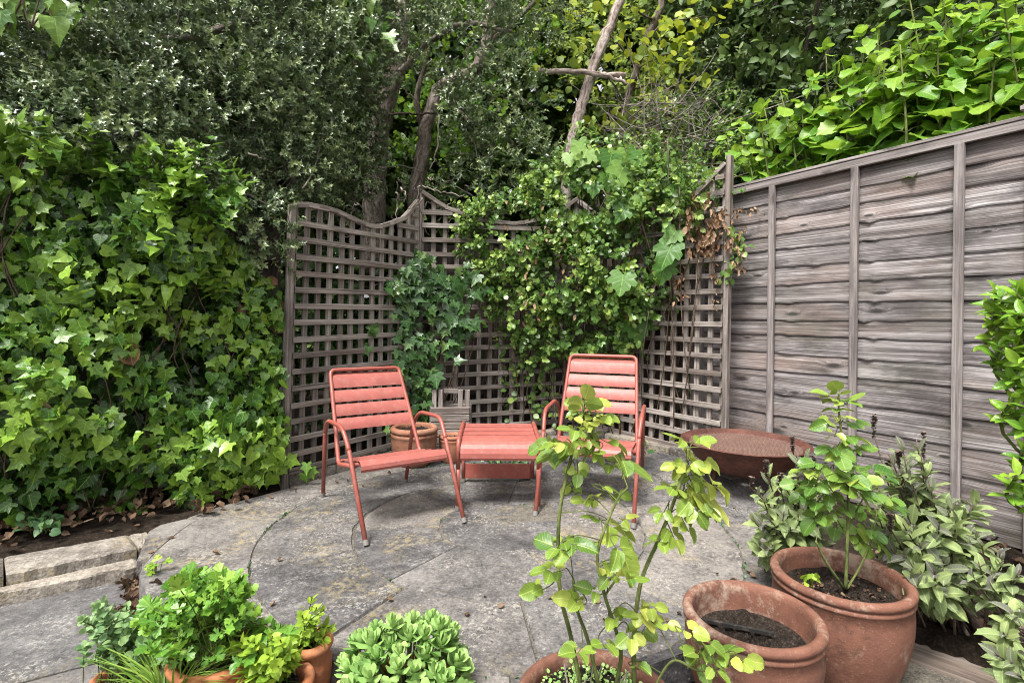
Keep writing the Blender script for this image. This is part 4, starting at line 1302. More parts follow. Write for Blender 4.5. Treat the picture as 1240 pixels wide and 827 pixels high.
t2 = empty('leaning_tree', tuple(D(500, 300, 5.4).xy) + (0,), 'dark twisted tree leaning behind the dipped trellis top, right of the holly trunk', 'tree')
mb = MB(); tree_tubes(mb, [([D(497, 320, 5.4), D(503, 240, 5.4), D(512, 185, 5.4), D(520, 140, 5.4), D(535, 105, 5.4), D(575, 85, 5.3), D(590, 40, 5.3), D(598, -60, 5.3)], .085, .05)])
mb.build('trunk', M['holm'], t2, smooth=True)
mb = MB(); tree_tubes(mb, [([D(515, 165, 5.4), D(505, 120, 5.5), D(520, 60, 5.6)], .04, .02), ([D(540, 103, 5.4), D(560, 140, 5.4), D(600, 160, 5.3)], .03, .012), ([D(470, 137, 5.0), D(500, 138, 5.0), D(535, 137, 5.0)], .012, .008),
        ([D(585, 60, 5.3), D(640, 10, 5.4), D(680, -40, 5.5)], .035, .015)]); mb.build('limb', M['bark'], t2, smooth=True)
L = Leaves()
B3 = [(tuple(D(540, 60, 5.9)), (.7, .4, .5)), (tuple(D(600, 20, 5.8)), (.7, .4, .5)), (tuple(D(570, 150, 6.0)), (.6, .3, .5)), (tuple(D(480, 160, 6.0)), (.5, .3, .5)), (tuple(D(560, -60, 5.8)), (1.0, .5, .5))]
P, Nn = blob_shell(B3, 420, .7, -1)
sprigs(L, T_HAZEL, P, Nn + rng.normal(0, .5, P.shape), .2, 6, .07, 65, .4, (.25, .18), .3)
L.build('crown', M['kiwi'], t2)

# creeper leaves hanging from the very top of the picture
for (cx, cy, d_, n_, sz, lab) in ((36, 14, 2.55, 80, .08, 'bright ivy leaves hanging down at the top left corner above the holly'), (432, 40, 4.0, 120, .085, 'bright ivy hanging over the holly above the left trellis')):
    o = empty('hanging_ivy', tuple(D(cx, cy, d_)), lab, 'ivy')
    L = Leaves(); c = D(cx, cy, d_)
    P = arr([c + V3(random.gauss(0, .11 if d_ > 3.5 else .13), random.gauss(0, .08), random.uniform(-.22 if d_ > 3.5 else -.05, .42)) for k in range(n_)])
    O = np.tile(np.array([[.1, -1, .0]]), (n_, 1))
    curtain(L, [T_IVY2, T_IVY], P, O, sz, np.clip(rng.normal(.62, .2, n_), 0, 1), .6, .7, .3)
    L.build('foliage', M['ivy'], o)
    mb = MB()
    for k in range(6): 
        a = c + V3(random.gauss(0, .08), 0, .4); mb.tube(curve([a, a + V3(random.gauss(0, .05), 0, -.25), a + V3(random.gauss(0, .08), -.02, -.5)], 4), .004, 5)
    mb.build('stems', M['woodystem'], o, smooth=True)

# ---------------------------------------------------------------- background trees beyond the fences
def leafy(name, label, cat, blobs, mat, tm, n, nl, size, ln, tint, depth=.5, trunk=None, face=-.3, up=.3, group=None, out=60, tiptint=.45):
    c = Vector(blobs[0][0])
    t = empty(name, (c.x, c.y, 0), label, cat, group)
    L = Leaves(); bl = [(tuple(b[0]), b[1]) for b in blobs]
    P, Nn = blob_shell(bl, n, depth, face)
    sprigs(L, tm, P, Nn + np.array([[0, 0, .35]]) + rng.normal(0, .4, P.shape), rng.uniform(.7, 1.3, len(P)) * ln, nl, size, out, up, tint, tiptint, .3)
    L.build('crown', M[mat], t)
    mb = MB()
    base = V3(c.x, c.y, -.1)
    for b in blobs:
        q = Vector(b[0]); tree_tubes(mb, [([base + rvec(.05), base.lerp(q, .5) + V3(random.gauss(0, .15), .1, .2), q], trunk or .05, .015)])
    mb.build('trunk', M['bark'], t, smooth=True)
    return t
leafy('evergreen_tree', 'tall dark narrow-leaved evergreen tree behind the fence, at the top right', 'tree',
      [(D(960, 70, 6.4), (1.15, .7, 1.0)), (D(900, 130, 6.2), (.8, .6, .8)), (D(1040, 60, 6.2), (.9, .6, .9)), (D(940, -60, 6.4), (1.5, .8, .8)), (D(1110, 40, 6.0), (.9, .6, .8)), (D(880, 30, 6.6), (.8, .6, .8))],
      'bay', T_BAY, 2600, 11, .085, .22, (.42, .2), .35, .06)
leafy('evergreen_tree', 'dark evergreen tree rising behind the broad-leaved shrub, beyond the right fence', 'tree',
      [(D(1200, 60, 5.6), (1.2, .7, 1.0)), (D(1330, 60, 4.8), (1.0, .7, 1.0)), (D(1240, -60, 5.4), (1.5, .8, .8))], 'bay', T_BAY, 900, 9, .09, .2, (.3, .15), .4, .06)
leafy('background_tree', 'pale green loose tree behind the bare wood pole', 'tree',
      [(D(800, 40, 7.0), (.8, .6, .9)), (D(740, 90, 7.2), (.8, .6, .9)), (D(820, 150, 6.6), (.7, .5, .55)), (D(690, 20, 7.4), (.9, .6, 1.0)), (D(780, -60, 7.2), (1.4, .7, .7)), (D(860, 190, 6.0), (.5, .4, .4))],
      'backlight', T_SMALL, 1500, 9, .075, .22, (.45, .22), .6, .05)
leafy('background_tree', 'dark leafy tree filling the gap between the holly trunk and the pole', 'tree',
      [(D(600, 120, 7.6), (1.2, .7, 1.3)), (D(500, 100, 7.4), (1.2, .7, 1.4)), (D(400, 130, 7.2), (1.2, .7, 1.3)), (D(560, -60, 7.6), (1.8, .8, 1.0)), (D(600, 240, 6.8), (1.2, .5, .6)), (D(450, 240, 6.4), (1.0, .5, .7))],
      'back', T_SMALLR, 2600, 9, .11, .26, (.4, .22), .4, .06)
leafy('background_tree', 'dark tree behind the holly at the far left', 'tree',
      [(D(300, 130, 5.4), (1.0, .5, .9)), (D(180, 170, 4.8), (1.0, .5, .7)), (D(30, 190, 4.4), (1.0, .5, .7)), (D(250, 60, 5.6), (1.3, .6, 1.3)), (D(100, 60, 4.9), (1.2, .6, 1.3)), (D(-80, 60, 4.4), (1.2, .6, 1.3)), (D(330, 200, 5.6), (.8, .4, .7)), (D(150, -80, 5.2), (1.8, .7, .8))], 'back', T_SMALLR, 3000, 8, .125, .26, (.35, .2), .4, .06)
leafy('backing_hedge', 'added dark hedge far behind the back trellis, closing gaps to the sky', 'hedge',  # added hedge, blocks the bright sky between the crowns
      [(V3(x, 8.6 + .2 * math.sin(x * 3), z_), (1.0, .5, .9)) for x in np.arange(-7, 8, 1.2) for z_ in (.6, 1.9, 3.2, 4.5, 5.8, 7.0)], 'back', T_SMALLR, 8500, 8, .21, .38, (.32, .2), .3, .05, face=-.1)
leafy('backing_hedge', 'dark evergreen hedge beyond the right fence behind the broad-leaved shrub', 'hedge',
      [(V3(2.6 + .62 * k, 6.2 - 1.0 * k, z_), (.7, .5, .7)) for k in range(6) for z_ in (.8, 1.9, 3.0, 4.0, 5.0)], 'back', T_SMALL, 2600, 8, .13, .3, (.35, .2), .3, .05, face=-.1)
leafy('shrub', 'mid green shrub filling the space behind the right end of the honeysuckle', 'shrub',
      [(D(850, 195, 5.1), (.34, .22, .26)), (D(800, 165, 5.3), (.38, .25, .3)), (D(870, 150, 5.4), (.3, .25, .3)), (D(770, 200, 5.2), (.3, .2, .25)), (D(830, 240, 4.7), (.3, .2, .3))],
      'honey', T_SMALL, 300, 8, .055, .18, (.35, .2), .5, .015)
leafy('shrub', 'dark shrub growing behind the left trellis panel', 'shrub',
      [(V3(-1.5, 4.6, .5), (.5, .3, .55)), (V3(-1.1, 4.9, .9), (.5, .3, .6)), (V3(-1.7, 4.2, 1.1), (.4, .3, .5)), (V3(-1.0, 5.1, .3), (.4, .25, .4))], 'ivydark', T_IVY2, 420, 6, .08, .2, (.3, .2), .6, .02)

# hazel with yellow-green leaves round the pole
hz = empty('hazel_tree', tuple(D(760, 260, 5.6).xy) + (0,), 'slender tree with bright yellow-green leaves beside the bare pole', 'tree')
mb = MB()
hzp = [([D(735, 260, 5.6), D(745, 190, 5.6), D(758, 130, 5.6), D(775, 70, 5.6), D(800, 10, 5.6), D(815, -50, 5.6)], .05, .035)]
twigs = [((758, 130), (700, 60)), ((770, 85), (830, 60)), ((780, 50), (860, 20)), ((765, 110), (815, 110)), ((790, 25), (720, -10)), ((750, 160), (800, 150)), ((745, 180), (700, 150)), ((770, 80), (690, 20))]
L = Leaves()
for (a, b) in twigs:
    p, q = D(a[0], a[1], 5.6), D(b[0], b[1], 5.3 + random.uniform(-.2, .2))
    m_ = p.lerp(q, .5) + V3(0, 0, .06) + rvec(.03)
    hzp.append(([p, m_, q], .012, .004))
    for k in range(13):
        c = p.lerp(q, random.uniform(.35, 1.1)) + rvec(.11)
        L.one(T_HAZEL, c, rvec(.6) + (q - p).normalized() * .7 - UP * .2, V3(0, -.5, .8) + rvec(.4), random.uniform(.07, .115), random.gauss(.55, .25))
for (cx, cy, r_, n_) in ((800, 75, .24, 54), (822, 55, .16, 34), (770, 45, .22, 36), (725, 25, .27, 38), (690, 45, .27, 40), (815, 95, .16, 30), (760, 140, .2, 24), (715, 125, .12, 9), (735, 165, .12, 8), (855, 10, .2, 24), (730, 75, .2, 12)):
    for k in range(n_):
        L.one(T_HAZEL, D(cx, cy, 5.4) + rvec(r_), rvec(.7) - UP * .2, V3(0, -.4, .9) + rvec(.45), random.uniform(.06, .11), random.gauss(.62 if cx > 740 else .35, .22))
tree_tubes(mb, hzp); mb.build('trunk', M['bark'], hz, smooth=True)
L.build('crown', M['hazel'], hz)

# bare barkless pole with a crossing branch
dt = empty('dead_tree', tuple(D(684, 240, 5.0).xy) + (0,), 'bare pale barkless leaning trunk with one horizontal branch, behind the back trellis', 'dead tree')
mb = MB(); tree_tubes(mb, [([D(681, 420, 5.05), D(684, 260, 5.0), D(691, 190, 5.0), D(702, 135, 5.0), D(716, 90, 5.0), D(735, 40, 5.0), D(753, -5, 5.0), D(775, -70, 5.0)], .060, .042)])
mb.build('trunk', M['deadwood'], dt, smooth=True)
mb = MB(); tree_tubes(mb, [([D(652, 86, 4.93), D(690, 87, 4.92), D(725, 90, 4.9), D(757, 92, 4.9)], .024, .026), ([D(730, 90, 4.9), D(748, 96, 4.9), D(760, 102, 4.88)], .02, .012)])
mb.build('branch', M['deadwood'], dt, smooth=True)

# bare grey twiggy shrub
bs = empty('bare_shrub', tuple(D(830, 230, 5.4).xy) + (0,), 'leafless grey twiggy shrub behind the trellis, right of the bare pole', 'shrub')
mb = MB()
for k in range(190):
    a = D(random.uniform(750, 860), random.uniform(120, 225), random.uniform(4.85, 5.2))
    b = a + V3(random.gauss(.02, .35), random.gauss(-.1, .15), random.gauss(.12, .22))
    mb.tube(curve([a, a.lerp(b, .5) + rvec(.05), b], 3), [.006 * (1 - .1 * i) for i in range(7)], 4, False)
mb.build('twigs', M['twig'], bs, smooth=True)

# ---------------------------------------------------------------- honeysuckle on the trellis
hn = empty('honeysuckle', (.45, 4.5, 0), 'dense mound of small-leaved honeysuckle climbing the back and right trellis', 'climber')
HN = [((620, 290, 4.38), .36), ((605, 320, 4.42), .22), ((690, 255, 4.35), .40), ((760, 255, 4.15), .38), ((700, 335, 4.25), .38), ((640, 365, 4.38), .28), ((750, 330, 4.1), .34), ((695, 395, 4.32), .22), ((650, 400, 4.40), .15), ((800, 270, 3.98), .28), ((668, 430, 4.42), .13), ((735, 395, 4.12), .22), ((780, 370, 4.02), .16), ((715, 215, 4.35), .3), ((590, 275, 4.42), .2), ((822, 232, 3.86), .20), ((846, 238, 3.70), .13), ((800, 215, 4.0), .2)]
HN = [(tuple(D(*b[0])), (b[1], b[1] * .55, b[1])) for b in HN]
L = Leaves()
P, Nn = blob_shell(HN, 1500, .45, -.2)
bumpm = np.sin(P[:, 0] * 8 + P[:, 2] * 6) + np.sin(P[:, 2] * 13 - P[:, 0] * 4)
keep = bumpm > -1.1
P, Nn = P[keep], Nn[keep]
for sgn, tn in ((0, .34), (1, .58)):
    m = (bumpm[keep] > .1) == bool(sgn)
    sprigs(L, T_SMALLR, P[m], Nn[m] + np.array([[0, 0, .15]]) + rng.normal(0, .5, (m.sum(), 3)), rng.uniform(.12, .24, m.sum()), 9, .05, 65, .5, (tn, .18), .35, .3, opposite=True)
# trailing strands below
for (x0, y0, x1, y1, d_) in ((610, 400, 612, 520, 4.5), (640, 430, 646, 500, 4.5), (655, 440, 658, 495, 4.5), (690, 420, 694, 470, 4.4), (720, 420, 727, 430, 4.3), (630, 410, 622, 465, 4.5), (590, 340, 578, 400, 4.4), (670, 440, 672, 520, 4.5), (645, 480, 650, 515, 4.5), (730, 400, 736, 470, 4.2), (615, 440, 620, 500, 4.52)):
    a, b = D(x0, y0, d_), D(x1, y1, d_); n_ = 16
    for k in range(n_):
        p = a.lerp(b, k / n_) + rvec(.022)
        sd_ = 1 if k % 2 else -1
        L.one(T_SMALLR, p, V3(sd_ * .8, -.3, -.3) + rvec(.3), V3(0, -.7, .6) + rvec(.3), random.uniform(.04, .062), random.gauss(.55, .2))
# sprig right of the tall trellis post
for k in range(60):
    t_ = random.random(); p = D(888 + 8 * math.sin(t_ * 5), 275 + 62 * t_, 3.55) + rvec(.022)
    L.one(T_SMALLR, p, rvec(.6) - UP * .5, V3(0, -.7, .6) + rvec(.3), random.uniform(.035, .06), random.gauss(.6, .2))
L.build('foliage', M['honey'], hn)
mb = MB()
for k in range(55):
    b = random.choice(HN); c = Vector(b[0]); f = V3(c.x + random.gauss(0, .1), c.y + .18, random.uniform(.0, .3))
    mb.tube(curve([f, f.lerp(c, .5) + rvec(.08), c + rvec(.15)], 5), .0045, 5)
for k in range(14):
    a = D(random.uniform(590, 690), random.uniform(420, 450), 4.45); mb.tube(curve([a, a + V3(random.gauss(0, .04), .02, -.15), a + V3(random.gauss(0, .06), .03, -.4)], 4), .0025, 4)
mb.build('stems', M['woodystem'], hn, smooth=True)
L = Leaves()
def deadbunch(cx, cy, d_, w_, h_, n_, sz=.05):
    for k in range(n_):
        p = D(cx + random.uniform(-w_, w_), cy + random.uniform(-h_, h_), d_ + random.gauss(0, .04))
        L.one(T_CURL, p, -UP + rvec(.4), V3(random.gauss(0, .6), -1, 0), sz * random.uniform(.6, 1.2), random.random())
deadbunch(848, 270, 3.66, 18, 38, 130, .06); deadbunch(872, 275, 3.54, 14, 22, 44, .055); deadbunch(900, 256, 3.62, 30, 6, 22, .045); deadbunch(893, 300, 3.5, 8, 26, 34, .04)
deadbunch(822, 345, 3.72, 6, 25, 26, .04); deadbunch(865, 345, 3.58, 5, 30, 22, .035); deadbunch(700, 330, 4.05, 70, 60, 60, .05); deadbunch(640, 270, 4.1, 40, 30, 14, .045); deadbunch(735, 350, 4.0, 40, 40, 24, .05)
L.build('dead_leaves', M['dead'], hn)

# grape vine with big lobed leaves
gv = empty('grape_vine', (.75, 4.35, 0), 'grape vine with big lobed leaves threaded through the honeysuckle', 'climber')
L = Leaves(); mb = MB()
gl = [(712, 193, 4.05, .20), (740, 200, 4.0, .2), (755, 218, 3.95, .24), (778, 200, 3.95, .17), (800, 205, 3.95, .18), (815, 225, 3.9, .18), (735, 222, 4.05, .16), (765, 250, 3.85, .17), (760, 262, 3.85, .16), (815, 312, 3.68, .23), (805, 330, 3.7, .18), (755, 345, 3.78, .20), (768, 400, 3.98, .24), (755, 410, 4.02, .15), (690, 195, 4.1, .14), (830, 245, 3.85, .14), (785, 225, 3.9, .16), (720, 230, 4.05, .14), (700, 178, 4.1, .12), (800, 235, 3.85, .15), (820, 290, 3.7, .16), (745, 192, 4.05, .15), (770, 190, 4.0, .14)]
last = None
for (x, y, d_, sz) in gl:
    p = D(x, y, d_) + V3(0, 0, sz * .45)
    L.one(T_GRAPE, p, V3(random.gauss(0, .35), -.45, -1), V3(random.gauss(0, .35), -1, .75), sz * .9, random.gauss(.45, .2) + (.25 if y < 215 else 0))
    b = p + V3(random.gauss(0, .05), .16, .02); mb.tube(curve([b, b.lerp(p, .5) + UP * .02, p], 4), .003, 5)
sk = curve([V3(.9, 4.25, .05), D(745, 400, 4.25), D(760, 330, 4.1), D(780, 270, 4.05), D(760, 215, 4.1), D(710, 190, 4.2)], 6)
mb.tube(sk, .008, 6)
L.build('foliage', M['grape'], gv); mb.build('stems', M['redstem'], gv, smooth=True)

# dark ivy on the trellis corner
ti = empty('ivy', (-.55, 4.3, 0), 'dark star-leaved ivy patch climbing the corner between the left and back trellis', 'ivy')
L = Leaves(); mb = MB()
P, T_ = [], []
for (cx, cy, rx, ry, n_) in ((500, 345, 34, 24, 70), (525, 355, 55, 30, 80), (520, 395, 48, 32, 80), (508, 430, 26, 40, 64), (512, 470, 20, 38, 50), (575, 345, 22, 16, 30), (545, 425, 16, 16, 14), (560, 395, 18, 12, 20), (512, 312, 12, 10, 14), (505, 500, 12, 10, 14), (490, 370, 16, 30, 40), (545, 330, 30, 12, 34)):
    for k in range(n_):
        x, y = ell(cx, cy, rx, ry); P.append(D(x, y, interp(x, [460, 505, 600], [3.98, 4.17, 4.28]) - random.uniform(0, .12))); T_.append(random.gauss(.42, .2))
curtain(L, [T_IVY3, T_IVY], arr(P), np.tile(np.array([[.25, -1, 0]]), (len(P), 1)), .068, np.clip(np.array(T_), 0, 1), .8, .55, .5)
for (cx, cy, n_) in ((449, 400, 7), (442, 418, 5), (398, 420, 3)):
    for k in range(n_): L.one(T_IVY3, D(cx + random.gauss(0, 6), cy + random.gauss(0, 5), 3.78), -UP + rvec(.5), V3(.3, -1, .5), .07, .55)
L.build('foliage', M['ivydark'], ti)
for k in range(18):
    a = V3(-.62 + random.gauss(0, .08), 4.2, .0); b = Vector(random.choice(P)) + V3(0, .06, 0)
    mb.tube(curve([a, a.lerp(b, .5) + V3(random.gauss(0, .06), 0, 0), b], 4), .004, 5)
mb.build('stems', M['woodystem'], ti, smooth=True)

# ---------------------------------------------------------------- broad-leaved shrub over the right fence
kw = empty('broad_leaved_shrub', tuple((FP + FD * .2 - FN * .6).xy) + (0,), 'bright green shrub with large heart-shaped leaves leaning over the right fence', 'shrub')
L = Leaves(); mb = MB()
tops = [(895, 150), (905, 180), (925, 130), (945, 110), (960, 150), (985, 95), (1000, 60), (1020, 110), (1040, 45), (1062, 35), (1080, 90), (1100, 30), (1120, 70), (1145, 10), (1160, 45), (1185, 15), (1205, 60), (1230, 5), (1245, 40), (1270, 20), (1300, 10), (935, 165), (970, 125), (1010, 130), (1055, 90), (1095, 85), (1135, 50), (1175, 80), (1215, 30), (1000, 95), (1130, 100), (1200, 95), (880, 165), (912, 160), (1030, 140), (1070, 70), (1110, 105), (1150, 85), (1190, 45), (1225, 75), (1330, 40), (1360, 10), (1090, 55), (1125, 25), (1165, 20), (1195, 30), (1215, 5), (1080, 110), (1115, 125), (1150, 110), (1190, 110), (1060, 120), (1235, 70), (1020, 75), (985, 140), (950, 140), (920, 140), (1045, 100), (1100, -10), (1140, -25), (1180, -20), (1225, -25)]
for (tx, ty) in tops:
    sfx = fs_at(tx); basep = FP + FD * sfx - FN * random.uniform(.12, .55)
    d_ = basep.y
    tp = D(tx, ty, d_ + random.uniform(-.05, .15))
    b = V3(basep.x + random.gauss(0, .05), basep.y, 1.5)
    mid = b.lerp(tp, .5) + rvec(.04)
    c = curve([b, mid, tp], 6); mb.tube(c, [.010 - .006 * i / (len(c) - 1) for i in range(len(c))], 6)
    hgt = (tp - b).length; n_ = max(6, int(hgt / .052))
    for k in range(n_):
        t_ = .15 + .85 * k / n_; p = c[min(len(c) - 1, int(t_ * (len(c) - 1)))]
        az = k * 2.4 + tx; rad = V3(math.cos(az), math.sin(az), 0)
        if (p - FP).dot(FN) > -.16 and p.z < 2.3: rad = rad - FN * max(0, rad.dot(FN)) * 1.6
        sz = random.uniform(.11, .17) * (1 - .45 * max(0, t_ - .7) / .3)
        pet = p + rad * (.05 + .04 * random.random()) + UP * .03
        mb.tube([p, p.lerp(pet, .5) + UP * .008, pet], .0022, 4, False)
        if p.z < 1.95 and (pet - FP).dot(FN) > -.12: continue
        L.one(T_CORDG if k % 4 else T_CORD2, pet, rad + V3(0, -.15, random.gauss(-.35, .3)), UP + V3(-.25, -.55, 0) + rvec(.35), sz, random.gauss(.22 + .45 * t_, .18))
    for k in range(4): L.one(T_CORDG, tp + rvec(.015), rvec(.7) + UP * .2, UP + V3(-.1, -.5, 0) + rvec(.3), random.uniform(.05, .085), random.gauss(.75, .15))
L.build('foliage', M['kiwi'], kw); mb.build('stems', M['stem'], kw, smooth=True)

# ---------------------------------------------------------------- bay shrub at the right edge
by = empty('bay_shrub', (2.15, 2.0, 0), 'glossy bright green bay shrub cut by the right edge, in front of the fence', 'shrub')
L = Leaves(); mb = MB()
for (x, y, d_) in ((1205, 355, 2.05), (1220, 380, 2.0), (1212, 420, 2.02), (1235, 440, 1.95), (1240, 345, 2.0), (1250, 400, 1.95), (1222, 500, 2.0), (1240, 520, 1.95), (1232, 575, 1.9), (1255, 470, 1.9), (1260, 560, 1.9), (1290, 420, 1.9), (1300, 360, 1.95), (1300, 500, 1.85), (1330, 450, 1.85), (1225, 460, 2.0), (1240, 600, 1.92), (1205, 395, 2.05), (1228, 415, 1.98), (1215, 365, 2.02), (1230, 355, 1.98), (1238, 380, 1.95), (1200, 378, 2.06), (1228, 480, 1.98), (1238, 545, 1.93), (1232, 395, 1.96), (1245, 430, 1.92)):
    p = D(x, y, d_); n_ = 13; dr = V3(-.5, -.3, .75) + rvec(.25); q = p - dr.normalized() * .16
    sprigs(L, T_BAYBIG, [tuple(q)], [tuple(dr)], .17, n_, .085, 62, .4, (.5, .18), .35, .25)
    base = V3(2.16, 1.93, .0)
    mb.tube(curve([base + rvec(.02), base.lerp(q, .5) + V3(.1, 0, .05), q, p], 4), .006, 6)
L.build('foliage', M['bayfront'], by); mb.build('stems', M['stem'], by, smooth=True)
# ---------------------------------------------------------------- roses
def rose(root, stems, clusters, mat, smat, size, dvar, seed=1, extra=0):
    rr = random.Random(seed)
    L = Leaves(); mb = MB(); allp = []
    for ctrl, r0, r1 in stems:
        c = curve(ctrl, 8); n = len(c)
        mb.tube(c, [r0 + (r1 - r0) * i / (n - 1) for i in range(n)], 8); allp += c
    for (p, dr, ln, nl, sz, tn) in clusters:
        # petiole from the nearest stem point, then a compound leaf
        near = min(allp, key=lambda q: (q - p).length)
        d = dr.normalized()
        e = p - d * sz * .1; p = e - d * ln
        m_ = near.lerp(p, .6) + UP * .012
        c = curve([near, m_, p, e + V3(0, 0, -.01)], 4); mb.tube(c, .0013, 4, False)
        side = d.cross(UP); 
        if side.length < .1: side = V3(1, 0, 0)
        side.normalize(); nrm = side.cross(d).normalized()
        nrm = nrm if nrm.z > 0 else -nrm
        nrm = nrm + V3(rr.gauss(0, .3), -.35 + rr.gauss(0, .3), rr.gauss(0, .2))
        pos = [(e, d)]
        for k in range((nl - 1) // 2):
            b = p.lerp(e, .75 - .5 * k)
            for sg in (-1, 1): pos.append((b + side * sg * .006, (d * .45 + side * sg).normalized()))
        for i, (b, y) in enumerate(pos):
            y = y + V3(rr.gauss(0, .18), rr.gauss(0, .18), rr.gauss(-.12, .2))
            L.one(T_ROSE, b, y, nrm + V3(rr.gauss(0, .3), rr.gauss(0, .3), rr.gauss(0, .2)), sz * (1.1 if i == 0 else .88) * rr.uniform(.8, 1.15), tn + rr.gauss(0, .16))
    pl = root
    mb.build('stems', smat, pl, smooth=True); L.build('foliage', mat, pl)

def near_d(px, py, base, var): return D(px, py, base + random.gauss(0, var))
# front rose
d0 = 1.22
S1 = [D(703, 830, 1.24), D(690, 765, 1.24), D(678, 715, 1.24), D(676, 645, 1.25), D(681, 600, 1.26), D(690, 560, 1.27), D(703, 510, 1.28), D(708, 485, 1.28)]
S2 = [D(768, 830, 1.24), D(768, 770, 1.24), D(776, 705, 1.23), D(798, 652, 1.22), D(815, 610, 1.21), D(832, 560, 1.2)]
S3 = [D(745, 832, 1.20), D(752, 790, 1.19), D(740, 745, 1.18), D(730, 712, 1.18), D(724, 668, 1.18), D(745, 610, 1.17), D(760, 590, 1.16)]
S4 = [D(725, 830, 1.2), D(712, 775, 1.2), D(698, 735, 1.19), D(694, 700, 1.18)]
S5 = [D(790, 835, 1.16), D(815, 800, 1.10), D(850, 812, 1.06), D(900, 800, 1.04)]
S6 = [D(733, 720, 1.18), D(752, 690, 1.17), D(762, 655, 1.16)]
stems = [(S1, .0055, .003), (S2, .006, .0035), (S3, .005, .0025), (S4, .005, .003), (S5, .003, .0018), (S6, .003, .002)]
tops1 = [(708, 482, 0, -.5, 1), (700, 500, -1, 0, .2), (722, 510, 1, 0, .2), (690, 520, -1, -.1, .1), (715, 535, .6, 0, -.2), (735, 505, 1, 0, -.2), (672, 548, -1, 0, -.3), (663, 535, -1, 0, 0), (700, 545, -.3, -.5, -.4),
         (725, 553, .5, -.3, -.5), (745, 535, 1, -.2, -.2), (760, 560, 1, 0, -.5), (700, 575, 0, -.5, -.6), (735, 590, .7, 0, -.1), (750, 598, 1, -.1, .1), (690, 590, -.5, -.3, -.1),
         (728, 655, .3, -.2, .2), (745, 640, .8, -.3, -.4), (755, 670, .7, -.5, -.7), (760, 628, 1, 0, .2), (716, 625, -.6, 0, .1), (660, 690, -1, 0, 0), (650, 712, -1, -.2, -.2), (700, 660, .5, -.3, 0), (675, 655, -.9, 0, .2), (668, 660, -1, .3, .2),
         (832, 545, -.3, 0, .6), (820, 530, -1, 0, .3), (850, 535, .8, 0, .3), (855, 560, 1, 0, -.1), (815, 565, -1, -.2, -.1), (838, 580, .2, -.7, -.5), (850, 600, .7, -.4, -.6), (862, 620, .8, 0, -.9), (808, 590, -1, 0, .1), (845, 622, .4, -.4, -.8), (826, 595, -.3, -.6, -.2), (800, 622, -.5, -.4, -.4), (795, 655, -.8, -.3, 0), (835, 640, .5, -.5, -.8), (820, 655, .4, -.6, -.8), (870, 590, .9, 0, -.4),
         (745, 690, .6, -.3, 0), (770, 700, .9, -.2, 0), (735, 700, -.6, -.4, -.2), (780, 745, .6, -.6, -.2), (795, 735, .9, -.3, .2), (810, 755, .8, -.4, .1), (775, 765, -.5, -.6, -.2), (765, 775, 0, -.8, -.2), (715, 715, -.8, -.1, .1), (690, 725, -.8, 0, .2), (695, 790, -.4, -.6, .1), (735, 780, .3, -.8, .2),
         (840, 765, .6, -.4, 0), (862, 780, .7, -.3, 0), (885, 790, .5, -.4, .3), (905, 800, 1, -.2, -.2), (850, 805, 0, -.6, -.5), (840, 790, -.5, -.4, .1), (720, 600, .2, -.5, .3), (705, 605, -.6, -.2, 0), (870, 815, .3, -.5, -.4), (775, 805, .4, -.6, .3), (755, 745, .5, -.4, .3)]
tops1 += [(x + random.gauss(0, 16), y + random.gauss(0, 14), dx + random.gauss(0, .4), dy + random.gauss(0, .3), dz + random.gauss(0, .3)) for (x, y, dx, dy, dz) in tops1[:12]]
cl = []
for i, (x, y, dx, dy, dz) in enumerate(tops1):
    dd = 1.25 if x < 770 and y < 660 else (1.2 if y < 660 else (1.14 if x < 830 else 1.06))
    big = (x, y) in ((672, 548), (760, 560), (755, 670), (745, 640), (850, 600))
    cl.append((near_d(x, y, dd, .025), V3(dx, dy, dz), .035, 3 if random.random() < (.25 if x > 790 and y < 640 else .55) else 5, (.062 if big else random.uniform(.028, .040)) * (1.18 if (x > 790 and y < 640) else 1), random.gauss(.45, .2) + (.25 if y < 520 or (x > 800 and y < 560) else 0)))
rose(frontrose, stems, cl, M['rose'], M['stem'], .05, .03, 3)
# low stonecrop covering the compost of the front pot, and dead stalks
L = Leaves(); sz_ = LEV + (.168 - LEV) * .90
P = [(FPp.x + r_ * math.cos(a_), FPp.y + r_ * math.sin(a_), sz_ + random.uniform(.002, .016)) for r_, a_ in ((.145 * math.sqrt(random.random()), random.uniform(0, 6.28)) for k in range(900))]
n_ = len(P); L.add(T_SMALLR, P, rng.normal(0, 1, (n_, 3)) + np.array([[0, 0, .4]]), rng.normal(0, .4, (n_, 3)) + np.array([[0, 0, 1.]]), rng.uniform(.007, .013, n_), np.clip(rng.normal(.55, .25, n_), 0, 1))
tag(L.build('ground_cover', M['sedum'], frontrose), kind='stuff')
mb = MB()
for k in range(16):
    a_ = random.uniform(0, 6.28); b = V3(FPp.x + .06 * math.cos(a_), FPp.y + .06 * math.sin(a_), sz_); mb.tube([b, b + V3(random.gauss(0, .02), random.gauss(0, .02), random.uniform(.03, .11))], .002, 5)
mb.build('dry_stalks', M['twig'], frontrose)

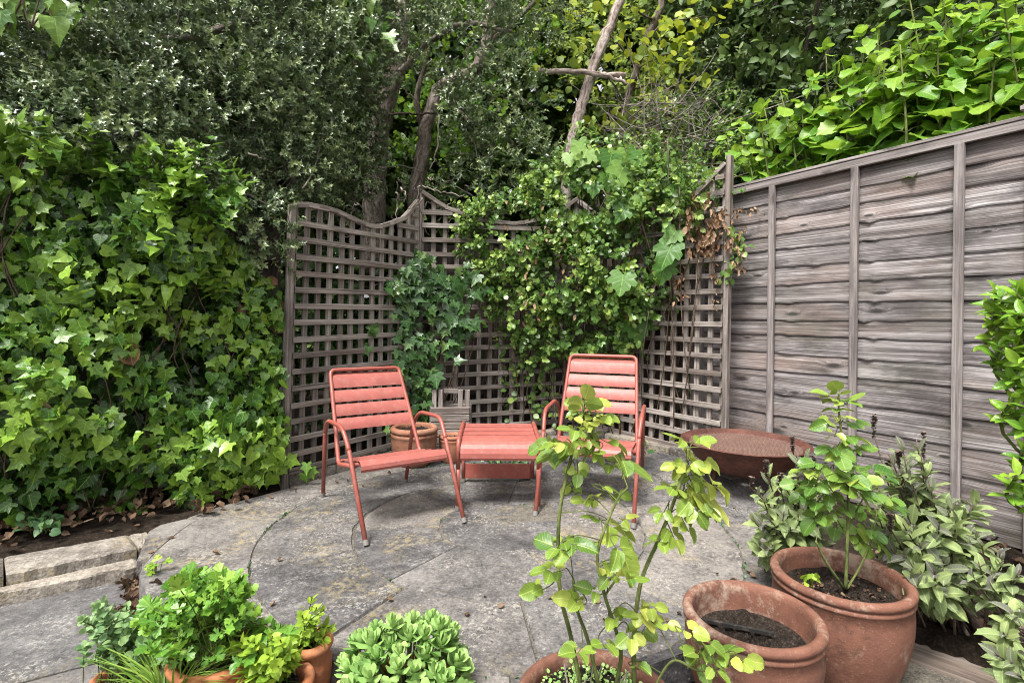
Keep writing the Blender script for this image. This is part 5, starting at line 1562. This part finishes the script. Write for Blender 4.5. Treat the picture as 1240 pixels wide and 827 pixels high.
# right rose
d1 = 1.66 * 1.04
def D2(x, y, d): return D(x, y, d * 1.04)
R1 = [D2(1024, 712, 1.66), D2(1026, 660, 1.66), D2(1027, 600, 1.67), D2(1022, 545, 1.68), D2(1016, 500, 1.68), D2(1016, 475, 1.68)]
R2 = [D2(1022, 712, 1.66), D2(1000, 680, 1.62), D2(988, 655, 1.60)]
R3 = [D2(1026, 712, 1.66), D2(1042, 685, 1.66), D2(1055, 655, 1.67), D2(1062, 620, 1.68)]
R4 = [D2(1027, 620, 1.67), D2(1005, 590, 1.64), D2(985, 575, 1.62)]
R5 = [D2(1026, 640, 1.66), D2(1048, 600, 1.68), D2(1070, 585, 1.7)]
tr = [(1016, 472, 0, -.2, 1), (1002, 480, -1, 0, .5), (1030, 485, 1, 0, .5), (1012, 495, -.5, -.5, .2), (1024, 505, .8, -.4, 0), (1000, 512, -1, 0, -.2), (1038, 512, 1, 0, 0), (1010, 525, -.5, -.6, 0), (1034, 530, .7, -.5, -.2), (1000, 542, -1, -.2, -.1), (1045, 545, 1, -.1, 0),
      (1018, 552, 0, -1, -.3), (985, 560, -1, 0, 0), (972, 570, -1, 0, -.1), (1008, 570, -.5, -.7, -.2), (1035, 565, .6, -.6, -.3), (1060, 570, 1, 0, 0), (1075, 580, 1, 0, 0), (985, 590, -.8, -.4, -.4), (1005, 600, -.4, -.8, -.3), (1040, 595, .5, -.7, -.3), (1062, 598, .9, -.3, -.3), (970, 600, -1, 0, -.4), (1080, 605, 1, 0, -.3),
      (1022, 615, 0, -1, -.4), (1050, 620, .5, -.7, -.4), (1000, 625, -.6, -.5, -.5), (1075, 628, .8, -.4, -.5), (985, 630, -.8, -.2, -.5), (1060, 645, .6, -.5, -.6), (1040, 640, .3, -.8, -.5), (1030, 580, .2, -.8, 0), (1012, 585, -.3, -.8, 0), (1050, 580, .5, -.6, .2), (990, 608, -.5, -.6, 0), (1065, 660, .6, -.4, -.8), (1012, 640, -.3, -.7, -.5), (1044, 660, .4, -.6, -.7), (1090, 615, 1, -.2, -.2), (960, 585, -1, .1, .1)]
cl = [(near_d(x, y, d1, .05), V3(dx, dy, dz), .04, 5 if random.random() < .6 else 3, random.uniform(.042, .058), random.gauss(.42, .18) + (.35 if y < 530 else 0)) for (x, y, dx, dy, dz) in tr]
rose(rosepot, [(R1, .0055, .0025), (R2, .005, .003), (R3, .004, .002), (R4, .003, .0018), (R5, .003, .0018)], cl, M['roseright'], M['stem'], .05, .03, 5)

# ---------------------------------------------------------------- sage
def sage(label, base, shoots, flowers, size=.075, nl=12):
    t = empty('sage_bush', tuple(base), label, 'sage', 'sage plants in the raised bed')
    L = Leaves(); mb = MB(); fl = Leaves()
    for (x, y, d_) in shoots:
        p = D(x, y, d_); q = base + V3(random.gauss(0, .04), random.gauss(0, .04), 0)
        m_ = q.lerp(p, .5) + V3(0, 0, .03) + rvec(.015)
        c = curve([q, m_, p], 6); n = len(c); mb.tube(c, [.005 - .003 * i / (n - 1) for i in range(n)], 6)
        az0 = random.uniform(0, 6.28); bt = random.gauss(.52, .12)
        for k in range(nl):
            t_ = .42 + .58 * (k // 2) / (nl / 2 - 1); i = min(n - 2, int(t_ * (n - 1))); dr = (c[i + 1] - c[i]).normalized()
            A = dr.orthogonal().normalized(); B = dr.cross(A); az = az0 + (k % 2) * math.pi + (k // 2) * 1.57 + random.gauss(0, .25)
            rad = A * math.cos(az) + B * math.sin(az); o_ = R(72 - 50 * (t_ ** 3)) + random.gauss(0, .15)
            y_ = dr * math.cos(o_) + rad * math.sin(o_); nn = dr * math.sin(o_) - rad * math.cos(o_) + UP * .5
            young = t_ > .9
            L.one(T_SAGE, c[i], y_ + V3(0, 0, -.1), nn + rvec(.2), size * random.uniform(.75, 1.2) * (.7 if young else 1), (random.uniform(0, .22) if young and random.random() < .75 else bt + random.gauss(0, .16)))
    L.build('foliage', M['sage'], t)
    for (x, y, d_, h_) in flowers:
        fl = Leaves()
        p = D(x, y, d_); q = base + rvec(.02); c = curve([q, q.lerp(p, .6) + rvec(.01), p], 5); mb.tube(c, .0025, 5)
        for k in range(100):
            s_ = random.random(); b = p + UP * (-h_ * .1 - h_ * s_) + UP * h_ * .9; a_ = random.uniform(0, 6.28); rd = V3(math.cos(a_), math.sin(a_), .5)
            fl.one(T_SMALLR, b, rd, UP + rvec(.3), random.uniform(.010, .017) * (1.1 - .5 * s_), random.random())
        fl.build('flower_spike', M['sageflower'], t)
    mb.build('stems', M['woodystem'], t, smooth=True)
    return t
def spread(pts, d0, k, j=14):
    out = []
    for (x, y) in pts:
        for i in range(k): out.append((x + random.gauss(0, j), y + random.gauss(0, j * .8), d0(x, y) + random.gauss(0, .05)))
    return out
b1 = V3(1.30, 2.28, -.10); b2 = V3(1.66, 1.98, -.07); b3 = V3(1.72, 1.78, -.07); b4 = V3(1.52, 1.50, -.08)
sage('sage bush with purple-tinged grey leaves left of the tallest pot, below the fire bowl', b1, spread([(925, 600), (945, 575), (930, 635), (960, 610), (985, 585), (955, 645), (975, 560), (920, 660), (1000, 600), (940, 660), (915, 620)], lambda x, y: 2.12 - .0012 * (y - 560), 3, 10),
     [(928, 575, 2.1, .07), (910, 590, 2.1, .05), (960, 545, 2.15, .07), (985, 570, 2.1, .07), (945, 590, 2.05, .07)], .072)
sage('largest grey-green sage bush sprawling between the tallest pot and the fence', b2, spread([(1085, 560), (1110, 580), (1140, 590), (1165, 605), (1095, 615), (1125, 630), (1150, 645), (1105, 650), (1070, 600), (1135, 670), (1090, 680), (1120, 690), (1160, 625), (1175, 640), (1060, 640), (1080, 650), (1110, 545), (1145, 615), (1100, 700), (1075, 560)], lambda x, y: 1.98 - .0016 * (y - 560), 3, 11),
     [(1058, 525, 2.05, .09), (1118, 548, 2.0, .10), (1088, 560, 1.95, .05), (1078, 640, 1.72, .06), (1075, 575, 2.0, .07)], .08)
sage('small sage plant with few leaves on bare soil below the fence', b3, [(1200, 690, 1.72), (1185, 680, 1.72), (1215, 680, 1.7), (1195, 705, 1.7), (1225, 700, 1.68), (1175, 700, 1.72), (1210, 665, 1.75), (1235, 690, 1.66), (1188, 655, 1.78)], [], .062, 10)
sage('low sage plant at the bottom right corner beside the sleeper', b4, [(1225, 740, 1.5), (1240, 755, 1.45), (1205, 790, 1.42), (1225, 800, 1.4), (1245, 790, 1.4), (1215, 765, 1.46), (1250, 730, 1.48), (1262, 770, 1.42), (1232, 815, 1.38)], [(1240, 780, 1.38, .05)], .068, 12)
# dry sticks on the bed
o = empty('fallen_stick', (1.45, 1.92, -.06), 'dry brown sticks lying on the soil under the largest sage', 'stick')
mb = MB()
mb.tube(curve([G(1135, 690, -.05), G(1160, 720, -.055), G(1185, 762, -.05)], 6), [.016] * 12 + [.012], 8); mb.build('stick', M['woodystem'], o, smooth=True)
mb = MB(); mb.tube(curve([G(1122, 705, -.05), G(1150, 735, -.05), G(1172, 768, -.05)], 6), .006, 6); mb.build('twig', M['twig'], o, smooth=True)

# ---------------------------------------------------------------- herb pots at the front left
GH = 'herb pots in front of the terrace'
def herb_pot(x, y, r, h, label, mat='terra3'):
    return pot('potted_herb', x, y, LEV, r, h, mat, label, 'potted plant', .88, GH, base=.72, lip=.028, dbl=False)
# parsley
q = D(262, 800, 1.50); pz = .07
h1 = herb_pot(q.x, q.y, .125, .20, 'bushy bright parsley in an orange pot at the front left')
L = Leaves(); mb = MB()
for k in range(230):
    x, y = ell(*random.choice([(252, 738, 44, 40), (222, 772, 38, 30), (296, 772, 46, 36), (240, 716, 34, 20), (275, 716, 26, 18), (330, 800, 28, 20), (200, 752, 26, 22)]))
    p = D(x, y, 1.5 + random.gauss(0, .07)); b = V3(q.x + random.gauss(0, .035), q.y + random.gauss(0, .035), LEV + .18)
    if p.z < b.z - .02: p.z = b.z + random.uniform(0, .05)
    m_ = b.lerp(p, .55) + UP * .03; c = curve([b, m_, p], 4); mb.tube(c, .0014, 4, False)
    d = (p - b).normalized(); tn = random.gauss(.45, .18) + .4 * (p.z - .15)
    sd_ = d.cross(UP).normalized() if d.cross(UP).length > .05 else V3(1, 0, 0)
    for (off, yy, s_) in ((V3(0, 0, 0), d, .042), (-d * .012 + sd_ * .005, d * .4 + sd_, .034), (-d * .012 - sd_ * .005, d * .4 - sd_, .034)):
        L.one(T_PARS, p + off, yy + V3(0, 0, -.2) + rvec(.15), UP + V3(0, -.45, 0) + rvec(.35), s_ * random.uniform(.8, 1.25), tn + random.gauss(0, .1))
L.build('foliage', M['parsley'], h1); mb.build('stems', M['stem'], h1, smooth=True)
# oregano
q = D(150, 800, 1.52)
h2 = herb_pot(q.x, q.y, .09, .11, 'grey-green trailing oregano pot, leftmost of the herbs')
L = Leaves(); mb = MB()
for k in range(54):
    x, y = random.choice([ell(130, 765, 36, 40), ell(160, 785, 50, 30), ell(112, 745, 16, 16), ell(145, 805, 45, 16)])
    p = D(x, y, 1.52 + random.gauss(0, .06)); b = V3(q.x + random.gauss(0, .03), q.y + random.gauss(0, .03), LEV + .10)
    m_ = b.lerp(p, .5) + UP * .04; c = curve([b, m_, p], 5); mb.tube(c, .0013, 4, False)
    for i in range(3, len(c) - 1):
        dr = (c[i + 1] - c[i]).normalized(); A = dr.orthogonal().normalized(); B = dr.cross(A)
        for sg in (0, math.pi):
            az = sg + i * 1.57; rad = A * math.cos(az) + B * math.sin(az)
            L.one(T_SMALLR, c[i], dr * .5 + rad, dr - rad * .5 + UP * .6 + rvec(.2), random.uniform(.018, .028), random.gauss(.5, .2))
    for sg in range(4): L.one(T_SMALLR, p, UP * .7 + rvec(.6), UP + rvec(.4), .018, random.gauss(.7, .15))
L.build('foliage', M['oregano'], h2); mb.build('stems', M['stem'], h2, smooth=True)
# chives
q = D(205, 822, 1.40)
h3 = herb_pot(q.x, q.y, .085, .14, 'thin arching chives in an orange pot in front of the parsley')
def chives(root, q, n_, h_, sp_):
    V, T, U, C = [], [], [], []
    L = Leaves()
    tm = tmpl_grid(lambda y: .012 * (1 - y ** 3) + .0015, 10, 3, .5, .0)
    VV, TT, UU = tm
    for k in range(n_):
        a_ = random.uniform(0, 6.28); b = V3(q.x + .05 * math.cos(a_) * random.random(), q.y + .05 * math.sin(a_) * random.random(), LEV + .12)
        bend = random.uniform(.15, .9)
        t2 = (VV.copy(), TT, UU); t2[0][:, 2] -= bend * VV[:, 1] ** 2.2; t2[0][:, 1] *= (1 - .25 * bend)
        o_ = V3(math.cos(a_), math.sin(a_), 0); y = UP + o_ * random.uniform(.1, sp_); 
        L.one(t2, b, y, (o_ * -1 + UP * .3) * -1 if False else UP * .8 - o_, h_ * random.uniform(.6, 1.15), random.gauss(.55, .22))
    L.build('foliage', M['chive'], root)
chives(h3, q, 260, .21, 1.3)
# mint
q = D(335, 806, 1.43)
h4 = herb_pot(q.x, q.y, .10, .17, 'lime green mint spilling over an orange pot right of the parsley')
q5 = D(374, 800, 1.56)
h5 = herb_pot(q5.x, q5.y, .07, .20, 'small orange pot with one upright leafy mint stem beside the stonecrop')
def minty(root, q, pts, d_, sz, nl=10, z0=.17):
    L = Leaves(); mb = MB()
    for (x, y) in pts:
        p = D(x, y, d_ + random.gauss(0, .04)); b = V3(q.x + random.gauss(0, .03), q.y + random.gauss(0, .03), LEV + z0)
        c = curve([b, b.lerp(p, .5) + UP * .02, p], 5); n = len(c); mb.tube(c, .0018, 5, False)
        for k in range(nl):
            t_ = .25 + .75 * (k // 2) / (nl / 2 - 1); i = min(n - 2, int(t_ * (n - 1))); dr = (c[i + 1] - c[i]).normalized(); A = dr.orthogonal().normalized(); B = dr.cross(A)
            az = (k % 2) * math.pi + (k // 2) * 1.57 + random.gauss(0, .2); rad = A * math.cos(az) + B * math.sin(az); o_ = R(78 - 45 * t_)
            L.one(T_OVATE, c[i], dr * math.cos(o_) + rad * math.sin(o_), dr * math.sin(o_) - rad * math.cos(o_) + UP * .3 + rvec(.15), sz * random.uniform(.75, 1.2) * (1.1 - .5 * t_), random.gauss(.35 + .35 * t_, .12))
    L.build('foliage', M['mint'], root); mb.build('stems', M['stem'], root, smooth=True)
minty(h4, q, [ell(318, 792, 46, 26) for k in range(34)] + [(300, 775), (330, 770), (350, 790), (280, 790)], 1.42, .045)
minty(h5, q5, [(378, 722), (392, 738), (366, 745), (402, 760), (384, 752), (372, 768), (360, 775), (395, 775), (383, 735)], 1.56, .04)
# stonecrop
q = D(492, 812, 1.40)
h6 = herb_pot(q.x, q.y, .15, .17, 'mound of fleshy pale green stonecrop rosettes at the bottom edge', 'terra3')
def sedum(root, q):
    L = Leaves()
    w_ = lambda y: .30 * (y ** .7) * ((1.0 - y) ** .28 + .0) * 1.25 + .05
    top = tmpl_grid(w_, 7, 5, .35, -.25); bot = tmpl_grid(w_, 7, 5, .0, -.25)
    tv = top[0].copy(); tv[:, 2] = -.12 * (np.abs(tv[:, 0]) * 3) ** 2 * .3 + .22 * tv[:, 1] ** 2 
    bv = tv.copy(); edge = 1 - (np.abs(np.tile(np.linspace(-1, 1, 5), 8))) ** 2; yy = np.repeat(np.linspace(0, 1, 8), 5)
    bv[:, 2] -= .13 * edge * np.sin(np.pi * np.clip(yy * .9 + .1, 0, 1))
    V = np.concatenate([tv, bv]); T = np.concatenate([top[1], top[1][:, ::-1] + len(tv)]); U = np.concatenate([top[2], top[2]])
    tm = (V, T, U)
    c0_ = V3(q.x, q.y, LEV + .17)
    heads = []
    tries = 0
    while len(heads) < 70 and tries < 4000:
        tries += 1
        a_ = random.uniform(0, 6.28); u = random.random() ** .5
        d = V3(u * math.cos(a_), u * math.sin(a_), math.sqrt(max(0, 1 - u * u)))
        lob = .84 + .16 * math.sin(a_ * 3 + 1) * math.sin(u * 5 + a_) + random.uniform(-.05, .08)
        p = c0_ + V3(d.x * .222 * lob, d.y * .19 * lob, d.z * .185 * lob - .015)
        if all((p - h).length >   .039 for h, _ in heads): heads.append((p, d))
    mb = MB()
    for p, d in heads:
        ax = (V3(d.x * .7, d.y * .7, max(d.z, .25) + .35)).normalized(); A = ax.orthogonal().normalized(); B = ax.cross(A); tn = random.gauss(.5, .14); s0_ = random.uniform(.8, 1.15)
        mb.tube([c0_ + V3(d.x * .06, d.y * .06, -.03), p - ax * .02], .004, 6)
        for k in range(13):
            az = k * 2.4; rad = A * math.cos(az) + B * math.sin(az); o_ = R(18 + 5.2 * k)
            y = ax * math.cos(o_) + rad * math.sin(o_); nn = ax * math.sin(o_) - rad * math.cos(o_)
            L.one(tm, p - ax * .018 + ax * .002 * (12 - k), y, nn, s0_ * (.024 + .0019 * k), tn + .25 - .03 * k + random.gauss(0, .05))
    L.build('foliage', M['sedum'], root); mb.build('stems', M['stem'], root, smooth=True)
sedum(h6, q)

# ---------------------------------------------------------------- small ground plants and litter
def low_plant(name, label, cat, pts, mat, tm, size, tint=.45, up=.5):
    c = sum((p for p in pts), Vector()) / len(pts)
    t = empty(name, (c.x, c.y, c.z), label, cat)
    L = Leaves(); mb = MB()
    for p in pts:
        b = V3(c.x + (p.x - c.x) * .5, c.y + (p.y - c.y) * .5, c.z - .01); 
        q = p + UP * random.uniform(.01, .06); mb.tube([b, b.lerp(q, .5) + UP * .02, q], .0012, 4, False)
        L.one(tm, q, rvec(.6) + V3(0, -.3, 0), UP * up + V3(0, -.4, 0) + rvec(.3), size * random.uniform(.7, 1.2), random.gauss(tint, .18))
    L.build('foliage', M[mat], t); mb.build('stems', M['stem'], t, smooth=True)
low_plant('seedling', 'low dark green plant on the soil under the ivy', 'plant', [G(50 + random.gauss(0, 13), 638 + random.gauss(0, 6), .02) for k in range(46)], 'nettle', T_CORD, .035, .5)
low_plant('ground_ivy', 'low dark creeping leaves under the right chair', 'plant', [G(x_, y_, .05) for x_, y_ in [(random.uniform(700, 755), random.uniform(546, 562)) for k in range(40)] + [(random.uniform(770, 786), random.uniform(540, 560)) for k in range(16)]], 'ivydark', T_HAZEL, .055, .5)
low_plant('ground_ivy', 'light green creeping plant under the footstool', 'plant', [G(random.uniform(585, 640), random.uniform(552, 562), .03) for k in range(120)], 'nettle', T_SMALLR, .03, .7)
low_plant('seedling', 'tiny weed with three pale leaves at the left edge of the terrace', 'plant', [G(188 + random.gauss(0, 5), 694 + random.gauss(0, 2), .0) for k in range(9)], 'mint', T_PARS, .03, .5)
low_plant('seedling', 'small seedling on the compost of the tallest pot', 'plant', [V3(RP.x - .115 + random.gauss(0, .012), RP.y - .03 + random.gauss(0, .012), LEV + hR * .8 + .01) for k in range(9)], 'mint', T_OVATE, .035, .6)
low_plant('ivy_sprig', 'single ivy sprig by the foot of the plain pot, in front of the left trellis', 'plant', [D(478 + random.gauss(0, 6), 535 + random.gauss(0, 6), 3.75) for k in range(10)], 'ivydark', T_IVY3, .06, .55)

def litter(name, pts, size, mat='litter'):
    L = Leaves(); n_ = len(pts)
    L.add(T_LITTER, arr(pts), rng.normal(0, 1, (n_, 3)) * np.array([[1, 1, .25]]), rng.normal(0, .45, (n_, 3)) + np.array([[0, 0, 1.]]), size * rng.uniform(.5, 1.3, n_), np.clip(rng.normal(.45, .25, n_), 0, 1))
    o = L.build(name, M[mat]); tag(o, 'brown dead leaves lying ' + ('on the soil under the ivy' if name == 'leaf_litter' else 'in the gap beside the path'), 'leaf litter', kind='stuff')
pts = []
while len(pts) < 1000:
    x, y = random.uniform(-4.2, -1.5), random.uniform(1.2, 3.4); v = V3(x, y, 0); k = (v - kA0).dot(knor)
    if .02 < k < .6 and random.random() < (1 if k > .2 else .35): pts.append(V3(x, y, .01 + random.uniform(0, .04)))
litter('leaf_litter', pts, .048)
pts = [G(random.uniform(150, 172), random.uniform(690, 752), -.115) + rvec(.012) for k in range(260)]
litter('gap_leaves', pts, .033)
pts = [V3(RP.x + .14 * math.cos(a_) * math.sqrt(r_), RP.y + .14 * math.sin(a_) * math.sqrt(r_), LEV + hR * .8 + .008) for a_, r_ in ((random.uniform(0, 6.28), random.random()) for k in range(120))]
L = Leaves(); n_ = len(pts); L.add(T_LITTER, arr(pts), rng.normal(0, 1, (n_, 3)) * np.array([[1, 1, .2]]), rng.normal(0, .5, (n_, 3)) + np.array([[0, 0, 1.]]), rng.uniform(.006, .018, n_), rng.random(n_)); tag(L.build('bark_mulch', M['litter'], rosepot), kind='stuff')
# moss and tiny weeds in the joints, scraps on the paving
L = Leaves()
for (r_, n_) in ((1.155, 30), (.727, 12), (.31, 4)):
    for k in range(n_):
        a_ = random.uniform(0, 6.28)
        for j in range(random.randint(2, 9)):
            b_ = a_ + random.gauss(0, .03); x_, y_ = TC.x + r_ * math.cos(b_), TC.y + r_ * math.sin(b_)
            L.one(T_SMALLR, V3(x_, y_, zoff(x_, y_) - .002) + V3(random.gauss(0, .003), random.gauss(0, .003), 0), rvec(.6) + UP * .5, UP + rvec(.5), random.uniform(.006, .016), random.gauss(.4, .2))
o = L.build('joint_moss', M['nettle']); tag(o, 'tiny green weeds and moss in the circular paving joints', 'moss', kind='stuff')
pts = []
for k in range(90):
    a_ = random.uniform(0, 6.28); q_ = rb(a_) - abs(random.gauss(0, .22)); x_, y_ = TC.x + q_ * math.cos(a_), TC.y + q_ * math.sin(a_)
    if y_ > 1.8: pts.append(V3(x_, y_, zoff(x_, y_) + .004))
L = Leaves(); n_ = len(pts); L.add(T_LITTER, arr(pts), rng.normal(0, 1, (n_, 3)) * np.array([[1, 1, .1]]), rng.normal(0, .25, (n_, 3)) + np.array([[0, 0, 1.]]), rng.uniform(.012, .032, n_), rng.random(n_))
o = L.build('paving_scraps', M['litter']); tag(o, 'dry leaf scraps scattered over the round paving', 'leaf litter', kind='stuff')
# debris on the raised bed soil
pts = []
while len(pts) < 260:
    x, y = random.uniform(1.3, 2.5), random.uniform(1.3, 2.6); v = V3(x, y, 0)
    if (v - s0).dot(sn) > .27 and (v - FP).dot(FN) > .03: pts.append(V3(x, y, soil_h(x, y) + .012))
L = Leaves(); n_ = len(pts); L.add(T_LITTER, arr(pts), rng.normal(0, 1, (n_, 3)) * np.array([[1, 1, .2]]), rng.normal(0, .4, (n_, 3)) + np.array([[0, 0, 1.]]), rng.uniform(.015, .05, n_), rng.random(n_))
o = L.build('bed_litter', M['litter']); tag(o, 'dry leaf scraps scattered on the raised bed soil', 'leaf litter', kind='stuff')
